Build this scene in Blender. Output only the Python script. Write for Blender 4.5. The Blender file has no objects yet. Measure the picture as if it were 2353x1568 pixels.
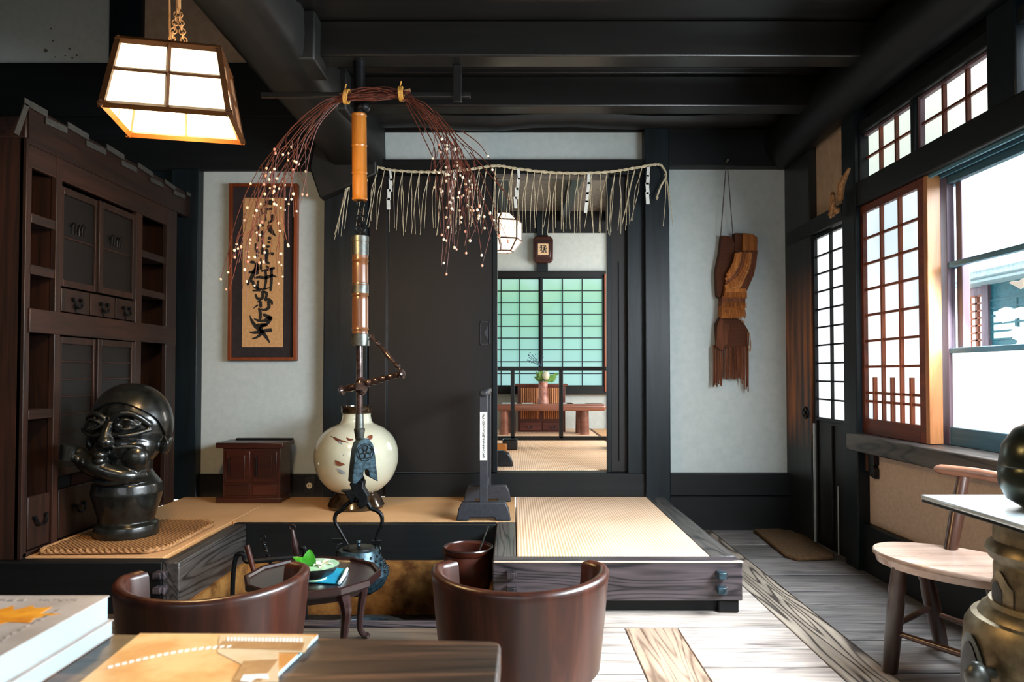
import bpy, math, random
from mathutils import Vector, Matrix
random.seed(7)
R = random.uniform
C = bpy.context.scene.collection
PI = math.pi
# ---------------------------------------------------------------- camera model (photo taken from a low seated viewpoint)
F, CX, CY, H, TILT = 1650.0, 1179.0, 819.0, 1.05, math.radians(1.35)
ct, st = math.cos(TILT), math.sin(TILT)
def ray(px, py):
    a, b = (px-CX)/F, (CY-py)/F
    return Vector((a, ct-b*st, st+b*ct))
def aty(px, py, Y):
    d = ray(px, py); s = Y/d.y; return Vector((d.x*s, Y, H+d.z*s))
def atx(px, py, X):
    d = ray(px, py); s = X/d.x; return Vector((X, d.y*s, H+d.z*s))
def atz(px, py, Z):
    d = ray(px, py); s = (Z-H)/d.z; return Vector((d.x*s, d.y*s, Z))
# ---------------------------------------------------------------- materials
def lin(h):
    h = h.lstrip('#'); o = []
    for i in (0, 2, 4):
        c = int(h[i:i+2], 16)/255
        o.append(c/12.92 if c <= .04045 else ((c+.055)/1.055)**2.4)
    return (*o, 1)
MATS = {}
class NT:
    def __init__(s, name):
        m = bpy.data.materials.new(name); m.use_nodes = True; s.m = m; s.t = m.node_tree; s.t.nodes.clear()
        s.out = s.n('ShaderNodeOutputMaterial')
    def n(s, t, **k):
        x = s.t.nodes.new(t)
        for a, b in k.items():
            if a in x.inputs: x.inputs[a].default_value = b
            else: setattr(x, a, b)
        return x
    def l(s, a, b): s.t.links.new(a, b)
def ramp(nt, fac, stops):
    r = nt.n('ShaderNodeValToRGB'); e = r.color_ramp.elements
    while len(e) < len(stops): e.new(.5)
    for i, (p, c) in enumerate(stops): e[i].position = p; e[i].color = c if not isinstance(c, str) else lin(c)
    nt.l(fac, r.inputs[0]); return r.outputs[0]
def coords(nt, scale, rnd=True):
    tc = nt.n('ShaderNodeTexCoord'); v = tc.outputs['Object']
    if rnd:
        at = nt.n('ShaderNodeAttribute', attribute_name='rnd')
        ad = nt.n('ShaderNodeVectorMath', operation='ADD'); ml = nt.n('ShaderNodeVectorMath', operation='SCALE', Scale=37.0)
        cb = nt.n('ShaderNodeCombineXYZ'); nt.l(at.outputs['Fac'], cb.inputs[0]); nt.l(at.outputs['Fac'], cb.inputs[1]); nt.l(at.outputs['Fac'], cb.inputs[2])
        nt.l(cb.outputs[0], ml.inputs[0]); nt.l(v, ad.inputs[0]); nt.l(ml.outputs[0], ad.inputs[1]); v = ad.outputs[0]
    mp = nt.n('ShaderNodeMapping'); mp.inputs['Scale'].default_value = scale; nt.l(v, mp.inputs['Vector'])
    return mp.outputs[0]
def wood(name, dark, light, axis='X', rough=.5, bump=.15, dens=9, spec=.5, var=.25, rings=0.0, coat=0.0, mid=None, metal=0):
    nt = NT(name); sc = [dens]*3; i = 'XYZ'.index(axis); sc[i] = dens*.07
    v = coords(nt, sc)
    no = nt.n('ShaderNodeTexNoise', Scale=1.0, Detail=7.0, Roughness=.62, Distortion=.5); nt.l(v, no.inputs['Vector'])
    fac = no.outputs['Fac']
    if rings > 0:
        sc2 = [dens*.35]*3; sc2[i] = dens*.035
        v2 = coords(nt, sc2)
        w = nt.n('ShaderNodeTexNoise', Scale=.8, Detail=1.0, Roughness=.4, Distortion=.4); nt.l(v2, w.inputs['Vector'])
        mu = nt.n('ShaderNodeMath', operation='MULTIPLY'); mu.inputs[1].default_value = 75.0; nt.l(w.outputs['Fac'], mu.inputs[0])
        sn = nt.n('ShaderNodeMath', operation='SINE'); nt.l(mu.outputs[0], sn.inputs[0])
        s1 = nt.n('ShaderNodeMath', operation='MULTIPLY_ADD'); s1.inputs[1].default_value = .5; s1.inputs[2].default_value = .5; nt.l(sn.outputs[0], s1.inputs[0])
        s3 = nt.n('ShaderNodeMath', operation='POWER'); s3.inputs[1].default_value = 4; nt.l(s1.outputs[0], s3.inputs[0])
        s2 = nt.n('ShaderNodeMath', operation='MULTIPLY_ADD'); s2.inputs[1].default_value = -rings; s2.inputs[2].default_value = .25*rings; nt.l(s3.outputs[0], s2.inputs[0])
        ad = nt.n('ShaderNodeMath', operation='ADD'); nt.l(fac, ad.inputs[0]); nt.l(s2.outputs[0], ad.inputs[1]); fac = ad.outputs[0]
    st_ = [(.25, dark), (.75, light)] if mid is None else [(.2, dark), (.5, mid), (.78, light)]
    col = ramp(nt, fac, st_)
    at = nt.n('ShaderNodeAttribute', attribute_name='rnd')
    mr = nt.n('ShaderNodeMapRange'); mr.inputs['To Min'].default_value = 1-var; mr.inputs['To Max'].default_value = 1+var; nt.l(at.outputs['Fac'], mr.inputs['Value'])
    # broad worn patches
    nb = nt.n('ShaderNodeTexNoise', Scale=1.3, Detail=3.0); tcn = nt.n('ShaderNodeTexCoord'); nt.l(tcn.outputs['Object'], nb.inputs['Vector'])
    mb_ = nt.n('ShaderNodeMapRange'); mb_.inputs['From Min'].default_value = .3; mb_.inputs['From Max'].default_value = .7
    mb_.inputs['To Min'].default_value = .75; mb_.inputs['To Max'].default_value = 1.25; nt.l(nb.outputs['Fac'], mb_.inputs['Value'])
    mm = nt.n('ShaderNodeMath', operation='MULTIPLY'); nt.l(mr.outputs[0], mm.inputs[0]); nt.l(mb_.outputs[0], mm.inputs[1])
    vm = nt.n('ShaderNodeVectorMath', operation='SCALE'); nt.l(col, vm.inputs[0]); nt.l(mm.outputs[0], vm.inputs['Scale'])
    b = nt.n('ShaderNodeBsdfPrincipled', Roughness=rough, Metallic=metal); b.inputs['Specular IOR Level'].default_value = spec
    b.inputs['Coat Weight'].default_value = coat; b.inputs['Coat Roughness'].default_value = .25
    nt.l(vm.outputs[0], b.inputs['Base Color'])
    if bump:
        bp = nt.n('ShaderNodeBump', Strength=bump, Distance=.004); nt.l(fac, bp.inputs['Height']); nt.l(bp.outputs[0], b.inputs['Normal'])
    nt.l(b.outputs[0], nt.out.inputs[0]); MATS[name] = nt.m; return nt.m
def plain(name, c1, c2=None, rough=.6, metal=0, bump=.1, scale=30, spec=.5, emit=0, emitc=None, coat=0, trans=0, lo=.35, hi=.65, bd=.003, rr=None):
    nt = NT(name); v = coords(nt, (1, 1, 1))
    no = nt.n('ShaderNodeTexNoise', Scale=scale, Detail=5.0, Roughness=.6); nt.l(v, no.inputs['Vector'])
    col = ramp(nt, no.outputs['Fac'], [(lo, c1), (hi, c2 or c1)])
    b = nt.n('ShaderNodeBsdfPrincipled', Roughness=rough, Metallic=metal); b.inputs['Specular IOR Level'].default_value = spec
    b.inputs['Coat Weight'].default_value = coat
    nt.l(col, b.inputs['Base Color'])
    if rr:
        rm = nt.n('ShaderNodeMapRange'); rm.inputs['To Min'].default_value = rr[0]; rm.inputs['To Max'].default_value = rr[1]
        nt.l(no.outputs['Fac'], rm.inputs['Value']); nt.l(rm.outputs[0], b.inputs['Roughness'])
    if bump:
        bp = nt.n('ShaderNodeBump', Strength=bump, Distance=bd); nt.l(no.outputs['Fac'], bp.inputs['Height']); nt.l(bp.outputs[0], b.inputs['Normal'])
    if emit:
        b.inputs['Emission Color'].default_value = lin(emitc or c1); b.inputs['Emission Strength'].default_value = emit
    nt.l(b.outputs[0], nt.out.inputs[0]); MATS[name] = nt.m; return nt.m
def paper(name, c, emit, c2=None, grad=None):
    """washi; emission stands in for daylight / a bulb behind it"""
    nt = NT(name); v = coords(nt, (1, 1, 1))
    no = nt.n('ShaderNodeTexNoise', Scale=1.6 if not grad else grad, Detail=3.0); nt.l(v, no.inputs['Vector'])
    col = ramp(nt, no.outputs['Fac'], [(.35, c), (.65, c2 or c)])
    b = nt.n('ShaderNodeBsdfPrincipled', Roughness=.8); b.inputs['Base Color'].default_value = (.75, .75, .72, 1)
    nt.l(col, b.inputs['Emission Color']); b.inputs['Emission Strength'].default_value = emit  # own glow put in for light coming through the paper
    nt.l(b.outputs[0], nt.out.inputs[0]); MATS[name] = nt.m; return nt.m
def stripes(name, c1, c2, axis, freq, rough=.6, bump=.4, noise=.5):
    nt = NT(name); v = coords(nt, (1, 1, 1), rnd=False)
    w = nt.n('ShaderNodeTexWave', bands_direction=axis, Scale=freq, Distortion=noise, Detail=2.0); nt.l(v, w.inputs['Vector'])
    no = nt.n('ShaderNodeTexNoise', Scale=3.0, Detail=4.0); nt.l(v, no.inputs['Vector'])
    ad = nt.n('ShaderNodeMath', operation='MULTIPLY_ADD'); ad.inputs[1].default_value = .45; nt.l(w.outputs['Fac'], ad.inputs[0])
    m2 = nt.n('ShaderNodeMath', operation='MULTIPLY'); m2.inputs[1].default_value = .55; nt.l(no.outputs['Fac'], m2.inputs[0]); nt.l(m2.outputs[0], ad.inputs[2])
    col = ramp(nt, ad.outputs[0], [(.2, c1), (.65, c2)])
    b = nt.n('ShaderNodeBsdfPrincipled', Roughness=rough); b.inputs['Specular IOR Level'].default_value = .35; nt.l(col, b.inputs['Base Color'])
    bp = nt.n('ShaderNodeBump', Strength=bump, Distance=.002); nt.l(w.outputs['Fac'], bp.inputs['Height']); nt.l(bp.outputs[0], b.inputs['Normal'])
    nt.l(b.outputs[0], nt.out.inputs[0]); MATS[name] = nt.m; return nt.m
def glassm(name, tint=(1, 1, 1, 1), gloss=.08):
    nt = NT(name); t = nt.n('ShaderNodeBsdfTransparent'); t.inputs[0].default_value = tint
    g = nt.n('ShaderNodeBsdfGlossy', Roughness=.05); mx = nt.n('ShaderNodeMixShader'); mx.inputs[0].default_value = gloss
    nt.l(t.outputs[0], mx.inputs[1]); nt.l(g.outputs[0], mx.inputs[2]); nt.l(mx.outputs[0], nt.out.inputs[0]); MATS[name] = nt.m; return nt.m

M = {}
M['floor'] = wood('floor_boards', '#5a5150', '#e2d6cc', 'X', .36, .3, 30, .5, .13, rings=.13, mid='#b8aba1')  # pale tones carry the glare on the boards
M['floorr'] = wood('floor_boards_painted_shade', '#35343a', '#a09a96', 'X', .38, .3, 30, .5, .2, rings=.15, mid='#716d6c')  # darker copy of the boards, shade by the window wall painted in
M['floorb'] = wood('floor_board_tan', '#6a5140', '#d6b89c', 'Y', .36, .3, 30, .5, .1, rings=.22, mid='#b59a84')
M['floord'] = wood('floor_boards_chair_shade', '#2c221c', '#80705f', 'X', .4, .3, 13, .5, .12, rings=.16, mid='#54473c')  # shade around the chairs painted in as darker boards
M['floory'] = wood('floor_boards_long', '#3f3733', '#b3a595', 'Y', .38, .35, 26, .5, .10, rings=.5, mid='#8a7d70')
M['darkx'] = wood('dark_timber_across', '#060707', '#131618', 'X', .5, .35, 14, .28)
M['darky'] = wood('dark_timber_deep', '#060808', '#141a1e', 'Y', .45, .35, 14, .28)
M['darkz'] = wood('dark_timber_upright', '#06090a', '#152026', 'Z', .42, .4, 14, .28)
M['beamx'] = wood('ceiling_timber', '#090808', '#191715', 'X', .34, .15, 12, .6)
M['log'] = wood('curved_log', '#0b0b0a', '#242321', 'Y', .5, .3, 8, .4)
M['browndoor'] = wood('brown_black_board', '#090606', '#130d0c', 'Z', .55, .15, 10, .4)
M['edge'] = wood('platform_edge_wood', '#141216', '#4f4548', 'X', .38, .3, 30, .5, rings=.3)
M['edgey'] = wood('platform_edge_wood_deep', '#171718', '#57514d', 'Y', .38, .3, 28, .5, rings=.25)
M['board'] = wood('ceiling_boards', '#080807', '#181512', 'Y', .65, .3, 8, .3)
M['cab'] = wood('cabinet_wood', '#0e0704', '#321a10', 'Z', .5, .3, 22, .4, coat=.05, rings=.08)
M['cabh'] = wood('cabinet_wood_across', '#0f0805', '#331b11', 'Y', .5, .3, 22, .4, coat=.05, rings=.08)
M['cabdark'] = wood('cabinet_panel_wood', '#060505', '#120e0c', 'Y', .45, .2, 12, .4)
M['red'] = wood('reddish_window_wood', '#5c2410', '#b0603a', 'Z', .45, .2, 14, .4)
M['orangew'] = wood('window_lit_orange_wood', '#9a5a30', '#dc9c68', 'Z', .4, .2, 14, .4)  # lighter orange holds the window light falling on the end stile
M['redy'] = wood('reddish_window_wood_deep', '#42190c', '#7c3c22', 'Y', .45, .2, 14, .4)
M['purple'] = wood('weathered_sash_wood', '#4b3c44', '#8b7380', 'Z', .5, .2, 14, .4)
M['bluegrey'] = wood('blue_grey_sash_rail', '#27505f', '#5f8fa3', 'Y', .45, .2, 14, .4)
M['post_worn'] = None
M['tub'] = wood('tub_chair_wood', '#1a0c08', '#5c2e1e', 'Z', .36, .12, 16, .5, var=.05, coat=.3, rings=.05, mid='#3a1b11')
M['table'] = wood('table_wood', '#1c110a', '#8a5c40', 'X', .45, .3, 30, .45, coat=.1, rings=.16, mid='#3c281c')
M['stool'] = wood('stool_wood', '#1e110d', '#523529', 'Z', .3, .1, 14, .5, coat=.35)
M['stoolseat'] = wood('glare_paled_stool_seat', '#9a7a68', '#d8bcaa', 'X', .2, .08, 14, .6, coat=.7)  # window glare on the seat painted in as paler wood
M['stoolrail'] = wood('worn_back_rail', '#6a4030', '#b07c62', 'Y', .25, .08, 14, .6, coat=.5)
M['tray'] = wood('lacquered_tray_wood', '#1d1110', '#3a2220', 'X', .25, .08, 10, .5, coat=.5)
M['chest'] = wood('chest_wood', '#1c0905', '#4a2013', 'X', .35, .15, 12, .4, coat=.2)
M['tansu'] = wood('tansu_wood', '#3e1a14', '#6e382c', 'X', .4, .15, 12, .4)
M['lowt'] = wood('low_table_wood', '#4a2a22', '#8a5a4a', 'X', .25, .1, 10, .5, coat=.4)
M['frameb'] = wood('picture_frame_wood', '#5c260c', '#95461b', 'Z', .35, .15, 14, .5)
M['lampw'] = wood('lamp_frame_wood', '#2e1806', '#5a3310', 'X', .4, .1, 14, .4)
M['lacq'] = plain('black_lacquer', '#0d0e10', '#17191d', .32, bump=.03)
M['standm'] = plain('charcoal_stand_paint', '#23242a', '#2e3038', .5, bump=.1, scale=60)
M['plaster'] = plain('plaster_grey_white', '#b2bbb9', '#bac2c0', .9, bump=.2, scale=22, spec=.15, bd=.006)
M['plaster2'] = plain('plaster_beige', '#a8937f', '#b8a28c', .9, bump=.25, scale=14, spec=.15, bd=.006)
M['cream'] = plain('plaster_cream', '#c2ab98', '#d0baa6', .9, bump=.25, scale=60, spec=.15, bd=.004)
M['clay'] = plain('hearth_clay', '#5a3618', '#a87840', .7, bump=.4, scale=9, spec=.2, bd=.01)
M['ash'] = plain('hearth_gravel', '#0a0a09', '#2a2724', .9, bump=1, scale=70, spec=.2, bd=.01)
M['tatami'] = stripes('tatami_rush_right', '#d2a47a', '#fad9bb', 'X', 22, .5, .35, 0)  # brighter rush colour includes the window light on this mat
M['tatami2'] = stripes('tatami_rush', '#b3824f', '#e0b283', 'X', 60, .55, .2)
M['tatborder'] = plain('tatami_cloth_edge', '#5a3a24', '#6a4a30', .8)
M['iron'] = plain('black_iron', '#08090a', '#15181a', .42, .55, .25, 60, bd=.002)
M['ironb'] = plain('worn_blue_black_iron', '#1c2a30', '#47606c', .38, .6, .3, 50, bd=.002)
M['statue'] = plain('dark_polished_wood', '#0a0b0a', '#1d1f1c', .28, .15, .25, 22, coat=.4, bd=.004, rr=(.2, .45))
M['bronze'] = plain('aged_brass', '#574d38', '#9a8d70', .36, .7, .1, 12, rr=(.28, .5))
M['bronzed'] = plain('dark_olive_metal', '#2b2f28', '#454a3e', .28, .8, .05, 12)
M['steel'] = plain('painted_glare_metal', '#c8d6da', '#e2ecee', .2, .4, .02, 10)  # near-white colour stands in for the window's reflection
M['bamboo'] = wood('orange_bamboo', '#8c4a12', '#d58a35', 'Z', .28, .08, 16, .5, var=.08, coat=.4)
M['bamboo2'] = wood('brown_bamboo_grey_sheen', '#4a2a16', '#7c5030', 'Z', .3, .08, 16, .5, coat=.4)
M['pewter'] = plain('pewter_cap', '#4a4c48', '#6c706c', .4, .8, .1, 20)
M['rodm'] = plain('polished_dark_rod', '#2a1c18', '#5a4640', .22, .5, .05, 30, coat=.5)
M['twig'] = plain('red_brown_twig', '#3a150c', '#6d3320', .55, bump=.2, scale=40)
M['mochiw'] = plain('white_rice_cake', '#e8dcc4', '#f3ead6', .6, bump=.05)
M['mochip'] = plain('pink_rice_cake', '#d58f7c', '#e3a794', .6, bump=.05)
M['straw'] = plain('pale_rice_straw', '#b5a684', '#e0d5b8', .6, bump=.2, scale=50)
M['strawo'] = plain('golden_straw_tie', '#a5701f', '#d9a14a', .6, bump=.3, scale=60)
M['rope'] = plain('brown_straw_rope', '#7a5530', '#b4875a', .8, bump=.5, scale=60)
M['shide'] = plain('white_fold_paper', '#d6d8d2', '#e6e8e2', .7, bump=.02)
M['ink'] = plain('black_ink', '#0b0a09', '#141210', .5, bump=0)
M['mat_board'] = plain('dark_mount_board', '#191012', '#241a1c', .8, bump=.05)
M['tanpaper'] = plain('tan_scroll_paper', '#b98a58', '#c99a68', .8, bump=.05, scale=60)
M['vase'] = plain('cream_celadon_glaze', '#bdbfa8', '#d0cfbb', .12, bump=.02, scale=5, coat=.6)
M['vaseb'] = plain('brown_rim_glaze', '#1a1008', '#3a2814', .15, bump=.02, scale=20, coat=.6)
M['vbrown'] = plain('iron_brown_brush', '#6a3a28', '#8a5440', .2, bump=0, coat=.5)
M['vblue'] = plain('slate_blue_brush', '#70757a', '#8a9096', .2, bump=0, coat=.5)
M['outlet'] = plain('cream_plastic', '#d8cdb0', '#e0d6ba', .4, bump=0)
M['coir'] = plain('coir_fibre', '#2e2010', '#77562e', .95, bump=1, scale=160, bd=.008)
M['wovenmat'] = stripes('woven_straw_mat', '#3c2414', '#a87a4a', 'DIAGONAL', 30, .8, 1, 3)
M['cloakd'] = stripes('dark_straw_weave', '#2a140a', '#5a301a', 'Z', 60, .85, .8, 2)
M['cloak'] = wood('rust_straw', '#6d3412', '#c07a3c', 'Z', .8, .8, 40, .2)
M['cloakb'] = wood('brown_straw', '#3a1c10', '#75442a', 'Z', .8, .8, 40, .2)
M['cloakl'] = wood('light_rust_straw', '#8a4a20', '#cf925c', 'Z', .8, .8, 40, .2)
M['cord'] = plain('grey_cord', '#4a4540', '#6a645c', .8)
M['bluecloth'] = plain('turquoise_cloth', '#0c86a8', '#1298ba', .7, bump=.2, scale=100)
M['whitecloth'] = plain('pale_cloth_edge', '#c8dde0', '#d8e8ea', .7)
M['leaf'] = plain('fresh_green_leaf', '#1e7a14', '#4caf2c', .35, bump=.1, scale=12)
M['leafd'] = plain('deep_green_leaf', '#3a7a30', '#86b060', .5, bump=.1, scale=20)
M['celadon'] = plain('pale_green_glaze', '#9cc8a4', '#b8dcc0', .15, bump=0, coat=.5)
M['darkglaze'] = plain('dark_bowl_glaze', '#1a1c1b', '#2e302e', .3, bump=.05, coat=.3)
M['petal'] = plain('white_petal', '#e6e4cf', '#f6f4e6', .5, bump=.02)
M['pages'] = stripes('book_page_edges', '#7f9aa4', '#a9c0c8', 'Z', 160, .7, .2, .2)
M['cover'] = plain('book_cover', '#978b83', '#b0a49c', .4, bump=0, scale=14)
M['orange'] = plain('orange_leaf_print', '#c46a08', '#f0a020', .35, bump=0, scale=25)
M['greyprint'] = plain('grey_print', '#857870', '#9c9088', .4, bump=0)
M['mag'] = plain('orange_map_print', '#c27f3c', '#d8a86e', .4, bump=0, scale=11, lo=.4, hi=.6)
M['magl'] = plain('pale_map_print', '#cfae84', '#d8bc98', .35, bump=0)
M['magd'] = plain('tan_map_print', '#9a6c40', '#ad7f52', .35, bump=0, scale=60)
M['magw'] = plain('white_map_print', '#f3eee6', '#fbf8f2', .35, bump=0)
M['wedge'] = wood('peg_wood', '#3a2214', '#6a4830', 'Z', .6)
M['cyl_red'] = plain('mottled_red_pottery', '#6a2c24', '#c08c7c', .4, bump=.1, scale=18)
M['flowerb'] = plain('small_dark_buds', '#1c2f4a', '#3c5a7a', .6)
M['roofm'] = plain('pale_roof_tile', '#9fb4ba', '#c4d4d8', .6)
M['teal'] = plain('dark_teal_wood', '#0f4f5c', '#1c6c78', .6)  # dark teal wood of the courtyard house
M['outwall'] = plain('outdoor_white_wall', '#e6ecee', '#f2f6f8', .8)
M['gravel'] = plain('outdoor_gravel', '#a8a8a0', '#c8c8c0', .9, bump=.5, scale=60)
M['tealpaper'] = paper('outdoor_teal_paper', '#9fd4d8', .75, '#b0dee0')
M['outpaper'] = paper('outdoor_white_paper', '#e6eef4', 1.0, '#f6f8fa')
M['shojiw'] = paper('daylit_paper', '#e4eef2', 1.25, '#f4f6f6')
M['shojib'] = paper('daylit_bluish_paper', '#bfdbe8', 1.1, '#f2f8fa')
M['ranma'] = paper('daylit_greenish_paper', '#dcece4', 1.05, '#eef6f2')
M['frost'] = paper('frosted_glass_pane', '#eef4f6', 1.5, '#f8fafc')  # emission in place of daylight through the frosting
M['lampp'] = paper('lamp_paper', '#ffd9a0', 5.0, '#ffdfae')
M['lampin'] = paper('lamp_inner_diffuser', '#ffe4ba', 6.5, '#ffe9c6')
M['hexp'] = paper('back_lamp_paper', '#ffe6c4', 1.6, '#ffeed6')
M['glass'] = glassm('clear_window_glass', (.97, .99, 1, 1), .05)
M['leafshape'] = plain('pale_leaf_shape', '#f2efe6', '#faf8f2', .5, bump=0, emit=.5, emitc='#f2efe6')
M['bambooslat'] = wood('bamboo_slats', '#a05a30', '#e0a070', 'Z', .5, .2, 40, .3)
# green/teal shoji of the far room: daylight put in as an emission gradient by height
def shoji_far():
    nt = NT('garden_lit_paper'); tc = nt.n('ShaderNodeTexCoord'); sp = nt.n('ShaderNodeSeparateXYZ'); nt.l(tc.outputs['Object'], sp.inputs[0])
    no = nt.n('ShaderNodeTexNoise', Scale=1.5, Detail=2.0); nt.l(tc.outputs['Object'], no.inputs['Vector'])
    a = nt.n('ShaderNodeMath', operation='MULTIPLY_ADD'); a.inputs[1].default_value = .9; a.inputs[2].default_value = -.45; nt.l(no.outputs['Fac'], a.inputs[0])
    z = nt.n('ShaderNodeMapRange'); z.inputs['From Min'].default_value = 0.0; z.inputs['From Max'].default_value = 1.3; nt.l(sp.outputs[2], z.inputs['Value'])
    s = nt.n('ShaderNodeMath', operation='ADD'); nt.l(z.outputs[0], s.inputs[0]); nt.l(a.outputs[0], s.inputs[1])
    col = ramp(nt, s.outputs[0], [(0, '#a4dcde'), (.35, '#96d8d0'), (.65, '#84cfae'), (.85, '#9adcb4'), (1, '#b4e8da')])
    b = nt.n('ShaderNodeBsdfPrincipled', Roughness=.8); b.inputs['Base Color'].default_value = (.12, .2, .18, 1); nt.l(col, b.inputs['Emission Color']); b.inputs['Emission Strength'].default_value = .72
    nt.l(b.outputs[0], nt.out.inputs[0]); return nt.m
M['farpaper'] = shoji_far()
# corner post: smoke-dark above, worn orange-brown at hand height
def worn_post():
    nt = NT('worn_corner_post'); v = coords(nt, (14, 14, 1.0))
    no = nt.n('ShaderNodeTexNoise', Scale=1.0, Detail=7.0, Distortion=.5); nt.l(v, no.inputs['Vector'])
    tc = nt.n('ShaderNodeTexCoord'); sp = nt.n('ShaderNodeSeparateXYZ'); nt.l(tc.outputs['Object'], sp.inputs[0])
    r1 = ramp(nt, sp.outputs[2], [(.0, '#000000'), (.55, '#000000'), (.8, '#ffffff'), (1, '#ffffff')])
    z2 = nt.n('ShaderNodeMapRange'); z2.inputs['From Min'].default_value = 1.25; z2.inputs['From Max'].default_value = 1.75; z2.inputs['To Min'].default_value = 1; z2.inputs['To Max'].default_value = 0; nt.l(sp.outputs[2], z2.inputs['Value'])
    m = nt.n('ShaderNodeMath', operation='MULTIPLY'); nt.l(r1, m.inputs[0]); nt.l(z2.outputs[0], m.inputs[1])
    m2 = nt.n('ShaderNodeMath', operation='MULTIPLY'); nt.l(m.outputs[0], m2.inputs[0]); 
    nr = nt.n('ShaderNodeMapRange'); nr.inputs['From Min'].default_value = .35; nr.inputs['From Max'].default_value = .55; nt.l(no.outputs['Fac'], nr.inputs['Value']); nt.l(nr.outputs[0], m2.inputs[1])
    c1 = ramp(nt, no.outputs['Fac'], [(.3, '#0f1112'), (.7, '#24292b')]); c2 = ramp(nt, no.outputs['Fac'], [(.3, '#5a2c12'), (.7, '#b06a34')])
    mx = nt.n('ShaderNodeMix', data_type='RGBA'); nt.l(m2.outputs[0], mx.inputs[0]); nt.l(c1, mx.inputs[6]); nt.l(c2, mx.inputs[7])
    b = nt.n('ShaderNodeBsdfPrincipled', Roughness=.4); nt.l(mx.outputs[2], b.inputs['Base Color']); nt.l(b.outputs[0], nt.out.inputs[0]); return nt.m
M['post_worn'] = worn_post()

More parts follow.
